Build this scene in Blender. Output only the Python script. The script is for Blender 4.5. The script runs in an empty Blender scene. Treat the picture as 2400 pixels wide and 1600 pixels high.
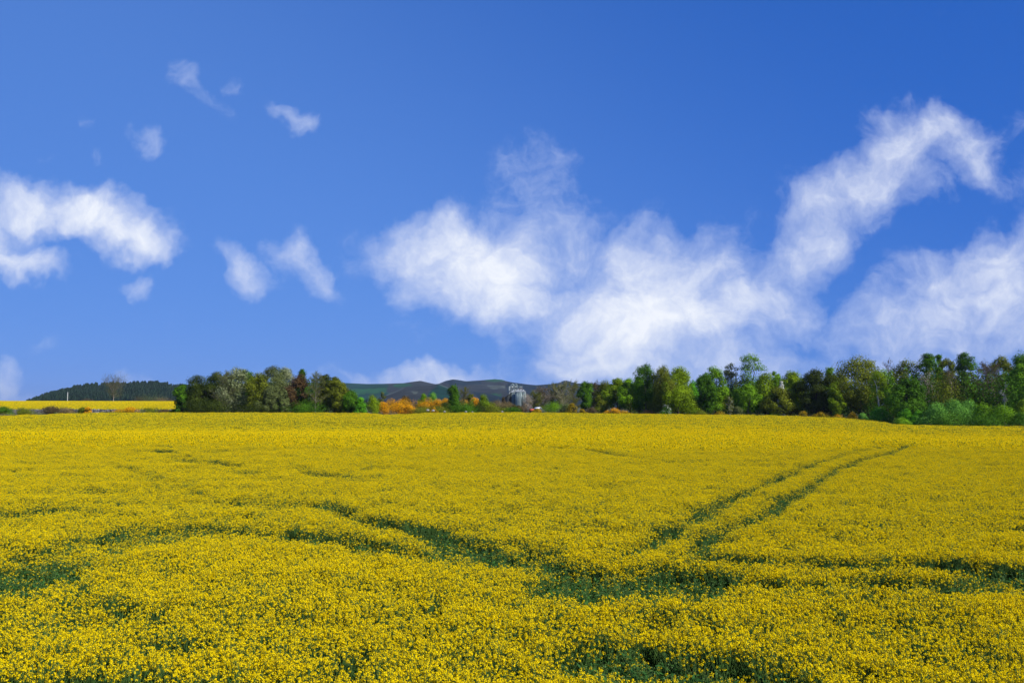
import bpy, math, random
import numpy as np
from math import radians as R

sc = bpy.context.scene
COL = sc.collection

# ------------------------------------------------------------------ camera
F, CX, CY = 2000.0, 1200.0, 800.0        # focal length and centre in photo pixels (2400 x 1600)
HORIZON = 955.0
PITCH = math.atan((HORIZON - CY) / F)
ZC = 5.0                                  # camera height
cd = bpy.data.cameras.new('camera')
cd.sensor_width = 36.0
cd.lens = 36.0 * F / 2400.0
cd.clip_start, cd.clip_end = 0.1, 40000.0
cam = bpy.data.objects.new('camera', cd)
COL.objects.link(cam)
cam.location = (0, 0, ZC)
cam.rotation_euler = (math.pi / 2 + PITCH, 0, 0)
sc.camera = cam

# ------------------------------------------------------------------ light and exposure
sc.view_settings.view_transform = 'Standard'
sc.view_settings.look = 'None'
sc.view_settings.exposure = 0.3
sc.view_settings.gamma = 1.0
sc.render.film_transparent = False
sc.cycles.use_denoising = True
sc.cycles.denoiser = 'OPENIMAGEDENOISE'
sc.cycles.denoising_input_passes = 'RGB_ALBEDO_NORMAL'
sc.cycles.denoising_prefilter = 'ACCURATE'
sc.cycles.denoising_quality = 'HIGH'
sc.cycles.max_bounces = 6
sc.cycles.diffuse_bounces = 3
sc.cycles.transmission_bounces = 3
sc.cycles.glossy_bounces = 2
sc.cycles.volume_bounces = 0
sc.cycles.sample_clamp_indirect = 3.0

SUN_EL, SUN_AZ = R(42), R(124)            # azimuth clockwise from +Y (the view direction): right and a little behind
sun_dir = (math.sin(SUN_AZ) * math.cos(SUN_EL), math.cos(SUN_AZ) * math.cos(SUN_EL), math.sin(SUN_EL))
sl = bpy.data.lights.new('sun', 'SUN')
sl.energy = 5.0
sl.angle = R(0.5)
sl.color = (1.0, 0.955, 0.88)
sun = bpy.data.objects.new('sun', sl)
COL.objects.link(sun)
from mathutils import Vector
sun.rotation_euler = Vector(sun_dir).to_track_quat('Z', 'Y').to_euler()


def slopes(px, py):
    """world slopes x/y and (z-ZC)/y of the photo pixel's line of sight"""
    u = (np.asarray(px, float) - CX) / F
    v = (CY - np.asarray(py, float)) / F
    dy = math.cos(PITCH) - math.sin(PITCH) * v
    dz = math.sin(PITCH) + math.cos(PITCH) * v
    return u / dy, dz / dy


def at(px, py, Y):
    tx, tz = slopes(px, py)
    return (float(tx * Y), float(Y), float(ZC + tz * Y))


class NT:
    """small helper to wire shader / geometry nodes"""
    def __init__(self, tree):
        self.t = tree
        self.n = tree.nodes
        self.l = tree.links

    def node(self, kind, ins=None, **props):
        n = self.n.new(kind)
        for k, v in props.items():
            setattr(n, k, v)
        for k, v in (ins or {}).items():
            s = n.inputs[k]
            if isinstance(v, bpy.types.NodeSocket):
                self.l.new(v, s)
            else:
                s.default_value = v
        return n

    def math(self, op, a, b=0.0, c=0.0, clamp=False):
        return self.node('ShaderNodeMath', {0: a, 1: b, 2: c}, operation=op, use_clamp=clamp).outputs[0]

    def vmath(self, op, a, b=(0, 0, 0)):
        n = self.node('ShaderNodeVectorMath', {0: a, 1: b}, operation=op)
        return n.outputs['Value'] if op in ('LENGTH', 'DOT_PRODUCT') else n.outputs['Vector']

    def maprange(self, v, a, b, c, d, smooth=False):
        return self.node('ShaderNodeMapRange', {0: v, 1: a, 2: b, 3: c, 4: d},
                         interpolation_type='SMOOTHSTEP' if smooth else 'LINEAR').outputs[0]

    def mix(self, f, a, b, mode='MIX'):
        n = self.n.new('ShaderNodeMix')
        n.data_type = 'RGBA'
        n.blend_type = mode
        for s, v in ((n.inputs[0], f), (n.inputs[6], a), (n.inputs[7], b)):
            if isinstance(v, bpy.types.NodeSocket):
                self.l.new(v, s)
            else:
                s.default_value = v if not isinstance(v, tuple) or len(v) == 4 else (*v, 1)
        return n.outputs[2]


# ------------------------------------------------------------------ world: sky and clouds (at infinity, by direction)
W = bpy.data.worlds.new('World')
sc.world = W
W.use_nodes = True
W.node_tree.nodes.clear()
w = NT(W.node_tree)
sky = w.node('ShaderNodeTexSky', sky_type='NISHITA', sun_disc=False, sun_elevation=SUN_EL, sun_rotation=SUN_AZ,
             altitude=0.0, air_density=1.0, dust_density=0.15, ozone_density=3.0)
direc = w.node('ShaderNodeTexCoord').outputs['Generated']
sep = w.node('ShaderNodeSeparateXYZ', {0: direc})
dx, dy_, dz = sep.outputs
# clear-air colour by height, laid over the computed sky (times 1/strength)
ramp = w.node('ShaderNodeValToRGB', {0: dz})
els = ramp.color_ramp.elements
for pos, c in ((0.0, (0.088, 0.262, 0.79)), (0.06, (0.084, 0.256, 0.785)), (0.22, (0.086, 0.248, 0.73)), (0.42, (0.086, 0.228, 0.65)), (1.0, (0.04, 0.11, 0.40))):
    e = els[0] if pos == 0.0 else (els[1] if pos == 1.0 else els.new(pos))
    e.position = pos
    e.color = (*c, 1)
skyc = w.mix(0.92, sky.outputs[0], w.mix(1.0, ramp.outputs[0], (8.4, 8.4, 8.4), 'MULTIPLY'))
# the air is clearer and darker overhead to the right
gx = w.maprange(w.math('ADD', dx, w.math('MULTIPLY', dz, 1.1)), -0.05, 0.95, 0.0, 1.0, True)
skyc = w.mix(gx, skyc, w.mix(1.0, skyc, (0.29, 0.58, 0.82), 'MULTIPLY'))

# cloud coordinates: u = x/y, v = z/y
ymax = w.math('MAXIMUM', dy_, 0.05)
cu = w.math('DIVIDE', dx, ymax)
cv = w.math('DIVIDE', dz, ymax)
uv = w.node('ShaderNodeCombineXYZ', {0: cu, 1: cv, 2: 0.0}).outputs[0]
n_big = w.node('ShaderNodeTexNoise', {'Vector': uv, 'Scale': 11.0, 'Detail': 4.0, 'Roughness': 0.55}, noise_dimensions='2D')
warp = w.vmath('MULTIPLY', w.vmath('SUBTRACT', n_big.outputs['Color'], (0.5, 0.5, 0.5)), (0.085, 0.085, 0.0))
puv = w.vmath('ADD', uv, warp)
# (photo x, y, half width, half height, turn in degrees clockwise, density)
CLOUDS = [
    (50, 490, 150, 75, 5, 1.05), (190, 500, 150, 62, 12, 1.05), (310, 535, 130, 75, 20, 1.05), (360, 585, 85, 55, 10, .8),
    (40, 605, 150, 50, 5, 1.0), (-60, 540, 120, 110, 0, .95), (300, 665, 45, 32, 30, .5),
    (565, 620, 85, 52, 48, .8), (715, 630, 110, 60, 42, .75), (845, 600, 90, 55, 30, .28),
    (465, 205, 105, 40, 38, .36), (325, 312, 58, 40, 15, .42), (695, 265, 62, 40, 20, .65), (200, 280, 28, 30, 60, .3),
    (200, 378, 45, 22, 30, .32), (112, 345, 32, 24, 0, .25), (555, 190, 25, 20, 0, .22),
    (1020, 575, 170, 95, -10, .95), (1130, 620, 220, 140, 0, 1.1), (1170, 700, 200, 90, 10, 1.0), (1010, 690, 120, 70, 25, .75),
    (1320, 570, 140, 120, 30, .60), (1255, 385, 105, 75, 20, .46), (1255, 455, 80, 70, 0, .36), (1400, 640, 120, 110, 0, .52),
    (1540, 650, 170, 130, 10, 1.0), (1500, 750, 240, 110, 0, 1.1), (1370, 800, 190, 90, 10, .9), (1680, 620, 110, 120, 20, .72),
    (1640, 740, 220, 110, 0, .95), (1800, 720, 160, 90, -10, .8), (1420, 860, 220, 55, 0, .9), (1650, 850, 300, 60, 0, .75),
    (1890, 600, 130, 100, -25, .82), (1930, 500, 145, 115, -30, .78), (2040, 430, 150, 95, -35, .70), (2090, 350, 125, 100, -35, .80),
    (2190, 325, 130, 75, 0, .82), (2290, 370, 105, 75, 45, .76), (2150, 420, 90, 70, 0, .55), (2370, 290, 60, 60, 0, .22),
    (2330, 610, 160, 90, -20, .85), (2180, 650, 150, 75, -20, .72), (2330, 720, 220, 110, 0, .9), (2100, 730, 180, 75, -10, .66),
    (2230, 800, 330, 70, 0, .72), (2000, 790, 120, 60, 0, .5), (2480, 640, 150, 200, 0, .9),
    (1010, 884, 180, 28, 0, .85), (880, 882, 120, 22, 0, .5), (15, 885, 55, 62, 0, .68), (330, 890, 75, 32, 10, .5),
    (-30, 935, 260, 30, 0, .42), (1200, 905, 900, 28, 0, .3), (2100, 880, 420, 60, 0, .55), (115, 810, 60, 25, 0, .14),
    (400, 720, 70, 60, 0, .10), (980, 790, 60, 30, 0, .15), (2210, 15, 50, 20, 0, .14), (2350, 180, 40, 20, 0, .12),
]
n_fbm = w.node('ShaderNodeTexNoise', {'Vector': w.vmath('ADD', uv, w.vmath('MULTIPLY', warp, (0.6, 0.6, 0))),
                                      'Scale': 17.0, 'Detail': 8.0, 'Roughness': 0.66}, noise_dimensions='2D')
fb = w.math('SUBTRACT', n_fbm.outputs['Fac'], 0.5)
stk = w.node('ShaderNodeMapping', {'Vector': puv, 'Rotation': (0, 0, R(35)), 'Scale': (32, 75, 1)}, vector_type='POINT').outputs[0]
n_st = w.node('ShaderNodeTexNoise', {'Vector': stk, 'Scale': 1.0, 'Detail': 4.0, 'Roughness': 0.6}, noise_dimensions='2D')
fs = w.math('SUBTRACT', n_st.outputs['Fac'], 0.5)
fray = w.math('ADD', w.math('MULTIPLY', fb, 1.25), w.math('MULTIPLY', fs, 0.16))
SKY_STRENGTH = 0.10


def cloudy(blobs):
    """background closure for one sector of the sky; only the clouds reaching it are evaluated"""
    dens = None
    for (px, py, rx, ry, rot, st) in blobs:
        tx, tz = slopes(px, py)
        m = w.node('ShaderNodeMapping', {'Vector': puv, 'Location': (float(tx), float(tz), 0), 'Rotation': (0, 0, R(-rot)),
                                         'Scale': (rx * 1.45 / F, ry * 1.45 / F, 1)}, vector_type='TEXTURE').outputs[0]
        b = w.maprange(w.vmath('LENGTH', m), 1.0, 0.10, 0.0, st, True)
        if dens is None:
            dens = b
        else:
            dens = w.math('ADD', w.math('MAXIMUM', dens, b), w.math('MULTIPLY', w.math('MINIMUM', dens, b), 0.22))
    gate = w.maprange(w.math('ADD', dens, w.math('MULTIPLY', fray, w.maprange(dens, 0.0, 0.15, 0.0, 0.55))), 0.02, 0.42, 0.0, 1.0, True)
    raw = w.math('ADD', dens, fray)
    cov = w.math('MULTIPLY', w.maprange(raw, 0.10, 1.48, 0.0, 1.0), gate)
    col = w.mix(w.maprange(raw, 0.4, 1.45, 0.0, 1.0, True), (4.9, 5.6, 7.7), (7.5, 7.8, 8.4))
    return w.node('ShaderNodeBackground', {'Color': w.mix(cov, skyc, col), 'Strength': SKY_STRENGTH}).outputs[0]


def mixsh(f, a, b):
    return w.node('ShaderNodeMixShader', {0: f, 1: a, 2: b}).outputs[0]


plain = w.node('ShaderNodeBackground', {'Color': skyc, 'Strength': SKY_STRENGTH}).outputs[0]
cuts = [-900, 420, 900, 1250, 1560, 1850, 2120, 2600]
cut_u = [float(slopes(c, HORIZON)[0]) for c in cuts]
shade = plain
for k in range(len(cuts) - 1):
    lo, hi = cuts[k] - 90, cuts[k + 1] + 90
    part = [c for c in CLOUDS if c[0] + max(c[2], c[3]) * 1.62 > lo and c[0] - max(c[2], c[3]) * 1.62 < hi]
    shade = mixsh(w.math('GREATER_THAN', cu, cut_u[k]), shade, cloudy(part))
inside = w.math('MULTIPLY', w.math('MULTIPLY', w.math('GREATER_THAN', dy_, 0.3), w.math('GREATER_THAN', dz, -0.01)),
                w.math('MULTIPLY', w.math('LESS_THAN', w.math('ABSOLUTE', cu), 1.05), w.math('LESS_THAN', cv, 0.55)))
w.node('ShaderNodeOutputWorld', {0: mixsh(inside, plain, shade)})


# ------------------------------------------------------------------ helpers: numpy noise, meshes, materials
def smooth(t):
    t = np.clip(t, 0, 1)
    return t * t * (3 - 2 * t)


def vnoise(x, y, seed=0):
    """value noise in 0..1"""
    xi, yi = np.floor(x).astype(np.int64), np.floor(y).astype(np.int64)
    fx, fy = smooth(x - xi), smooth(y - yi)

    def h(a, b):
        n = (a * 374761393 + b * 668265263 + seed * 974711) & 0x7fffffff
        n = ((n ^ (n >> 13)) * 1274126177) & 0x7fffffff
        n = (n ^ (n >> 16)) & 0xffff
        return n / 65535.0
    return (h(xi, yi) * (1 - fx) * (1 - fy) + h(xi + 1, yi) * fx * (1 - fy)
            + h(xi, yi + 1) * (1 - fx) * fy + h(xi + 1, yi + 1) * fx * fy)


def fbm(x, y, seed=0, oct=4):
    s, a, t = 0.0, 1.0, 0.0
    for k in range(oct):
        s = s + a * vnoise(x * 2 ** k + 17.3 * k, y * 2 ** k - 9.1 * k, seed + k)
        t += a
        a *= 0.5
    return s / t


def mesh(name, verts, faces, mats, midx=None, tint=None, smooth_shade=False):
    """verts (N,3); faces: list of (M,k) arrays (or one array); mats: list; midx per face"""
    if isinstance(faces, np.ndarray):
        faces = [faces]
    faces = [f for f in faces if len(f)]
    me = bpy.data.meshes.new(name)
    me.vertices.add(len(verts))
    me.vertices.foreach_set('co', np.asarray(verts, np.float32).ravel())
    loops = np.concatenate([f.ravel() for f in faces]).astype(np.int32)
    tot = np.concatenate([np.full(len(f), f.shape[1], np.int32) for f in faces])
    start = np.concatenate([[0], np.cumsum(tot)[:-1]]).astype(np.int32)
    me.loops.add(len(loops))
    me.loops.foreach_set('vertex_index', loops)
    me.polygons.add(len(tot))
    me.polygons.foreach_set('loop_start', start)
    me.polygons.foreach_set('loop_total', tot)
    for m in mats:
        me.materials.append(m)
    if midx is not None:
        me.polygons.foreach_set('material_index', np.asarray(midx, np.int32))
    if smooth_shade:
        me.polygons.foreach_set('use_smooth', np.ones(len(tot), bool))
    if tint is not None:
        at_ = me.attributes.new('tint', 'FLOAT', 'POINT')
        at_.data.foreach_set('value', np.asarray(tint, np.float32))
    me.update(calc_edges=True)
    return me


def link(name, me, parent=None, loc=None):
    o = bpy.data.objects.new(name, me)
    COL.objects.link(o)
    if parent is not None:
        o.parent = parent
    if loc is not None:
        o.location = loc
    return o


def tag(o, label=None, cat=None, group=None, kind=None):
    for k, v in (('label', label), ('category', cat), ('group', group), ('kind', kind)):
        if v:
            o[k] = v
    return o


class Geo:
    """collects vertex/face blocks into one mesh"""
    def __init__(self):
        self.v, self.f, self.m, self.t, self.n = [], [], [], [], 0

    def add(self, v, f, mi=0, tint=0.5):
        v = np.asarray(v, float).reshape(-1, 3)
        f = np.asarray(f, int)
        self.f.append(f + self.n)
        self.m.append(np.full(len(f), mi))
        self.t.append(np.broadcast_to(np.asarray(tint, float), (len(v),)))
        self.v.append(v)
        self.n += len(v)
        return self

    def mesh(self, name, mats, smooth_shade=False):
        return mesh(name, np.concatenate(self.v), self.f, mats, np.concatenate(self.m), np.concatenate(self.t), smooth_shade)


def norm(v):
    return v / np.maximum(np.linalg.norm(v, axis=-1, keepdims=True), 1e-9)


def leaf_quads(c, n, size, rng, aspect=0.62, bend=0.0):
    """diamond leaves at centres c facing n; returns verts, faces"""
    N = len(c)
    size = np.broadcast_to(np.asarray(size, float), (N,))[:, None]
    t = norm(np.cross(n, rng.normal(size=(N, 3))))
    b = np.cross(n, t)
    off = n * size * bend
    v = np.stack([c - t * size - off, c + b * size * aspect, c + t * size - off, c - b * size * aspect], 1).reshape(-1, 3)
    f = np.arange(N * 4).reshape(N, 4)
    return v, f


def tubes(P0, P1, R0, R1, k=4):
    P0, P1 = np.asarray(P0, float).reshape(-1, 3), np.asarray(P1, float).reshape(-1, 3)
    N = len(P0)
    R0, R1 = np.broadcast_to(R0, (N,)), np.broadcast_to(R1, (N,))
    d = norm(P1 - P0)
    ref = np.where(np.abs(d[:, 2:3]) > 0.9, [[1.0, 0, 0]], [[0, 0, 1.0]])
    a = norm(np.cross(d, ref))
    b = np.cross(d, a)
    ang = np.arange(k) * 2 * np.pi / k
    ring = a[:, None, :] * np.cos(ang)[None, :, None] + b[:, None, :] * np.sin(ang)[None, :, None]
    v = np.concatenate([P0[:, None, :] + ring * R0[:, None, None], P1[:, None, :] + ring * R1[:, None, None]], 1)
    j = np.arange(k)
    q = np.stack([j, (j + 1) % k, k + (j + 1) % k, k + j], 1)
    f = (np.arange(N)[:, None, None] * (2 * k) + q[None]).reshape(-1, 4)
    return v.reshape(-1, 3), f


def lathe(profile, k=24):
    """profile [(r, z)] revolved about z"""
    pr = np.asarray(profile, float)
    ang = np.arange(k) * 2 * np.pi / k
    v = np.stack([pr[:, 0:1] * np.cos(ang), pr[:, 0:1] * np.sin(ang), np.repeat(pr[:, 1:2], k, 1)], -1).reshape(-1, 3)
    f = [[i * k + j, i * k + (j + 1) % k, (i + 1) * k + (j + 1) % k, (i + 1) * k + j] for i in range(len(pr) - 1) for j in range(k)]
    return v, np.array(f)


def box(c, s, rz=0.0):
    c = np.asarray(c, float)
    h = np.asarray(s, float) / 2
    sg = np.array([(-1, -1, -1), (1, -1, -1), (1, 1, -1), (-1, 1, -1), (-1, -1, 1), (1, -1, 1), (1, 1, 1), (-1, 1, 1)], float)
    v = sg * h
    cr, sr = math.cos(rz), math.sin(rz)
    v = np.stack([v[:, 0] * cr - v[:, 1] * sr, v[:, 0] * sr + v[:, 1] * cr, v[:, 2]], 1) + c
    f = np.array([(3, 2, 1, 0), (4, 5, 6, 7), (0, 1, 5, 4), (1, 2, 6, 5), (2, 3, 7, 6), (3, 0, 4, 7)])
    return v, f


MATS = {}


def leafmat(name, c1, c2, trans=0.3, rough=0.6, inst=0.0, spec=0.25):
    """two-tone leaf material: colour runs c1..c2 with the mesh's own tint value and the plant's own variation"""
    if name in MATS:
        return MATS[name]
    m = bpy.data.materials.new(name)
    m.use_nodes = True
    m.node_tree.nodes.clear()
    t = NT(m.node_tree)
    f = t.node('ShaderNodeAttribute', attribute_name='tint').outputs['Fac']
    if inst:
        r = t.node('ShaderNodeObjectInfo').outputs['Random']
        f = t.math('ADD', f, t.math('MULTIPLY', t.math('SUBTRACT', r, 0.5), inst), clamp=True)
    col = t.mix(f, c1, c2)
    p = t.node('ShaderNodeBsdfPrincipled', {'Base Color': col, 'Roughness': rough, 'Specular IOR Level': spec})
    tr = t.node('ShaderNodeBsdfTranslucent', {'Color': col})
    mx = t.node('ShaderNodeMixShader', {0: trans, 1: p.outputs[0], 2: tr.outputs[0]})
    t.node('ShaderNodeOutputMaterial', {0: mx.outputs[0]})
    MATS[name] = m
    return m


def mat(name, c1, c2=None, scale=3.0, rough=0.8, metal=0.0, detail=5.0, bump=0.0, contrast=0.25, spec=0.3):
    """noise-mottled material in object coordinates"""
    if name in MATS:
        return MATS[name]
    m = bpy.data.materials.new(name)
    m.use_nodes = True
    m.node_tree.nodes.clear()
    t = NT(m.node_tree)
    co = t.node('ShaderNodeTexCoord').outputs['Object']
    n = t.node('ShaderNodeTexNoise', {'Vector': co, 'Scale': scale, 'Detail': detail, 'Roughness': 0.6}).outputs['Fac']
    col = t.mix(t.maprange(n, 0.5 - contrast, 0.5 + contrast, 0.0, 1.0), c1, c2 or c1)
    p = t.node('ShaderNodeBsdfPrincipled', {'Base Color': col, 'Roughness': rough, 'Metallic': metal, 'Specular IOR Level': spec})
    if bump:
        bn = t.node('ShaderNodeBump', {'Height': n, 'Strength': bump, 'Distance': 0.1})
        t.l.new(bn.outputs[0], p.inputs['Normal'])
    t.node('ShaderNodeOutputMaterial', {0: p.outputs[0]})
    MATS[name] = m
    return m


# ------------------------------------------------------------------ terrain
CROP = 1.25
# photo x: (row of the field's far edge, distance of that edge)
EDGE = np.array([(-500, 978, 225), (0, 975.5, 232), (100, 972, 240), (200, 968.5, 250), (400, 967.5, 262), (860, 968.5, 262),
                 (900, 972.5, 262), (960, 971.5, 262), (1010, 968.5, 262), (1200, 967.3, 262), (1400, 969.5, 258), (1600, 972, 250), (1800, 974, 243),
                 (1960, 980, 232), (2000, 982.5, 226), (2050, 988, 215), (2100, 996, 202), (2200, 999, 192), (2400, 1001, 186), (2900, 1003, 180)], float)
EDGE_TX, EDGE_TZ = slopes(EDGE[:, 0], EDGE[:, 1])


def edge_dist(tx):
    return np.interp(tx, EDGE_TX, EDGE[:, 2])


def edge_z(tx):
    D = edge_dist(tx)
    return ZC + np.interp(tx, EDGE_TX, EDGE_TZ) * D - CROP


BEY_D = np.array([300, 345, 420, 620, 700, 1200, 9000], float)
BEY_PX = np.array([-500, 420, 900, 1300, 1900, 2900], float)
BEY_PY = np.array([[963, 957, 951, 941.5, 944, 950, 955], [965, 960, 953, 943.5, 946, 950, 955], [967, 963.5, 961, 957, 957, 955.5, 955.2],
                   [967, 963.5, 960, 957, 957, 956, 955.2], [970, 965, 960, 957, 957, 956, 955.2], [972, 966, 960, 957, 957, 956, 955.2]], float)
BEY_TX = slopes(BEY_PX, 955)[0]
BEY_TZ = slopes(1200, BEY_PY)[1]


def H(x, y):
    x, y = np.broadcast_arrays(np.asarray(x, float), np.asarray(y, float))
    yy = np.maximum(y, 1.0)
    tx = np.clip(x / yy, -0.95, 0.95)
    D, ze = edge_dist(tx), edge_z(tx)
    s = (yy - 62) / (D - 62)
    z_in = ze * smooth(s * 0.5 + 0.0) * 2 * np.clip(s, 0, 1) ** 0.3 * (s > 0)
    z_in = ze * np.clip(s, 0, 1) ** 1.6
    left = smooth((0.25 - tx) / 0.55)
    z_in = z_in + left * (0.55 * np.exp(-((yy - 92) / 26) ** 2) - 0.75 * np.exp(-((yy - 150) / 34) ** 2))
    right = smooth((tx - 0.15) / 0.35)
    z_in = z_in + right * (0.25 * np.exp(-((yy - 80) / 22) ** 2) - 0.55 * np.exp(-((yy - 128) / 26) ** 2))
    z_in = z_in + 0.10 * (fbm(x / 30, yy / 18, 5, 2) - 0.5) * smooth((yy - 10) / 20) * (1 - smooth((s - 0.8) / 0.2))
    # beyond the field
    z_out = ze
    prev_d, prev_z = D + 4, ze
    res = np.where(yy <= D + 4, np.where(yy <= D, z_in, ze), 0.0)
    for k in range(len(BEY_D)):
        zk = ZC + np.interp(tx, BEY_TX, BEY_TZ[:, k]) * BEY_D[k]
        f = np.clip((yy - prev_d) / (BEY_D[k] - prev_d), 0, 1)
        seg = (yy > prev_d) & (yy <= BEY_D[k])
        res = np.where(seg, prev_z + (zk - prev_z) * f, res)
        prev_d, prev_z = BEY_D[k], zk
    res = np.where(yy > BEY_D[-1], prev_z, res)
    # sideways and behind the camera the ground goes flat
    k = smooth((y - 5) / 30) * (1 - smooth((np.abs(x) / yy - 0.85) / 0.1) * smooth((yy - 60) / 60) * 0.0)
    return res * k


def h1(x, y):
    return float(H(np.array([x]), np.array([y]))[0])


ang = np.concatenate([np.linspace(-180, -50, 27)[:-1], np.linspace(-50, 50, 321), np.linspace(50, 180, 27)[1:-1]])
rad = np.concatenate([np.linspace(4, 60, 15)[:-1], np.linspace(60, 320, 90)[:-1], np.geomspace(320, 12000, 60)])
A, RR = np.meshgrid(np.radians(ang), rad)
gx_, gy_ = RR * np.sin(A), RR * np.cos(A)
gv = np.stack([gx_, gy_, H(gx_, gy_)], -1).reshape(-1, 3)
na, nr = len(ang), len(rad)
ii, jj = np.meshgrid(np.arange(nr - 1), np.arange(na), indexing='ij')
q = np.stack([ii * na + jj, ii * na + (jj + 1) % na, (ii + 1) * na + (jj + 1) % na, (ii + 1) * na + jj], -1).reshape(-1, 4)
gv = np.concatenate([gv, [[0, 0, 0]]])
fan = np.stack([np.full(na, len(gv) - 1), (np.arange(na) + 1) % na, np.arange(na)], 1)
M_ground = mat('ground_mix', (0.055, 0.075, 0.020), (0.10, 0.085, 0.045), scale=0.15, rough=0.95, detail=8)
ground = link('ground', mesh('ground', gv, [q[:, ::-1], fan], [M_ground], smooth_shade=True))
tag(ground, kind='structure')
M_soil = mat('field_soil', (0.030, 0.042, 0.016), (0.085, 0.062, 0.036), scale=1.2, rough=0.95, detail=8, bump=0.5)


def sheet(name, x_of, d0, d1, nx, ny, m, lift):
    """ground-hugging sheet between two distances (arrays over nx), for slopes x_of"""
    T = np.linspace(0, 1, ny)[:, None]
    d = d0[None, :] + (d1 - d0)[None, :] * T
    X = x_of[None, :] * d
    v = np.stack([X, d, H(X, d) + lift], -1).reshape(-1, 3)
    i, j = np.meshgrid(np.arange(ny - 1), np.arange(nx - 1), indexing='ij')
    qq = np.stack([i * nx + j, i * nx + j + 1, (i + 1) * nx + j + 1, (i + 1) * nx + j], -1).reshape(-1, 4)
    return tag(link(name, mesh(name, v, qq, [m], smooth_shade=True)), kind='structure')


xs = np.linspace(-0.8, 0.8, 200)
sheet('field_soil', xs, np.full(200, 4.0), edge_dist(xs) + 1.5, 200, 160, M_soil, 0.03)


# ------------------------------------------------------------------ far hills
def hill(name, table, d_foot, d_ridge, d_back, x0, x1, nx, ny, power, rough, m, cover=None, foot_py=957, lower=0.0):
    """relief with the given skyline (photo points) standing at d_ridge, falling to the plain before and behind"""
    T = np.array(table, float)
    px = np.linspace(x0, x1, nx)
    tx = slopes(px, 940)[0]
    rz = ZC + slopes(1200, np.interp(px, T[:, 0], T[:, 1]))[1] * d_ridge - lower
    fz = ZC + slopes(1200, np.full(nx, foot_py))[1] * d_foot
    nf = int(ny * 0.75)
    d = np.concatenate([np.linspace(d_foot, d_ridge, nf), np.linspace(d_ridge, d_back, ny - nf + 1)[1:]])
    sF = np.clip((d - d_foot) / (d_ridge - d_foot), 0, 1) ** power
    sB = np.clip((d_back - d) / (d_back - d_ridge), 0, 1)
    sB = smooth(sB)
    Z = np.where(d[:, None] <= d_ridge, fz + (rz - fz) * sF[:, None], fz + (rz - fz) * sB[:, None])
    X = tx[None, :] * d[:, None]
    wob = (fbm(X / rough[0], np.repeat(d[:, None], nx, 1) / rough[0], 8, 5) - 0.5) * rough[1]
    ends = np.minimum(smooth((px - x0) / 150), smooth((x1 - px) / 150))
    Z = (Z + wob * np.sin(np.pi * np.clip(sF, 0, 1))[:, None] * (d <= d_ridge)[:, None]) * ends[None, :] + fz * (1 - ends)[None, :]
    Z = Z - 6.0 * (d <= d_foot)[:, None]
    v = np.stack([X, np.repeat(d[:, None], nx, 1), Z], -1).reshape(-1, 3)
    i, j = np.meshgrid(np.arange(ny - 1), np.arange(nx - 1), indexing='ij')
    q_ = np.stack([i * nx + j, i * nx + j + 1, (i + 1) * nx + j + 1, (i + 1) * nx + j], -1).reshape(-1, 4)
    me = mesh(name, v, q_, [m], smooth_shade=True)
    if cover is not None:                       # what grows where: 0 heather moor, 1 conifer plantation, 2 pasture
        sx = px[None, :] + 0 * d[:, None]
        sy = CY - F * np.tan(np.arctan((Z - ZC) / d[:, None]) - PITCH)
        c = cover(sx, sy)
        ca = me.attributes.new('cover', 'FLOAT_COLOR', 'POINT')
        ca.data.foreach_set('color', np.concatenate([c, np.ones(c.shape[:2] + (1,))], -1).astype(np.float32).ravel())
    return tag(link(name, me), kind='structure')


def inpoly(x, y, poly):
    r = np.zeros(x.shape, bool)
    n = len(poly)
    for k in range(n):
        (x1_, y1_), (x2_, y2_) = poly[k], poly[(k + 1) % n]
        if y1_ == y2_:
            continue
        r ^= ((y1_ > y) != (y2_ > y)) & (x < (x2_ - x1_) * (y - y1_) / (y2_ - y1_) + x1_)
    return r


def moor_material():
    m = bpy.data.materials.new('moorland')
    m.use_nodes = True
    m.node_tree.nodes.clear()
    t = NT(m.node_tree)
    cov_ = t.node('ShaderNodeAttribute', attribute_name='cover').outputs['Color']
    co = t.node('ShaderNodeTexCoord').outputs['Object']
    n = t.node('ShaderNodeTexNoise', {'Vector': co, 'Scale': 0.012, 'Detail': 9.0, 'Roughness': 0.65}).outputs['Fac']
    n2 = t.node('ShaderNodeTexNoise', {'Vector': co, 'Scale': 0.05, 'Detail': 4.0, 'Roughness': 0.7}).outputs['Fac']
    v_ = t.math('MULTIPLY', t.maprange(n, 0.3, 0.7, 0.6, 1.4), t.maprange(n2, 0.3, 0.7, 0.8, 1.2))
    col = t.mix(1.0, cov_, t.node('ShaderNodeCombineXYZ', {0: v_, 1: v_, 2: v_}).outputs[0], 'MULTIPLY')
    p = t.node('ShaderNodeBsdfDiffuse', {'Color': col, 'Roughness': 1.0})
    t.node('ShaderNodeOutputMaterial', {0: p.outputs[0]})
    return m


M_MOOR = moor_material()
HEATHER, PLANT, PASTURE, ROCK, TRACK, DARKMOOR = (0.021, 0.025, 0.026), (0.005, 0.028, 0.020), (0.012, 0.056, 0.022), (0.050, 0.062, 0.054), (0.055, 0.070, 0.064), (0.008, 0.016, 0.022)


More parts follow.
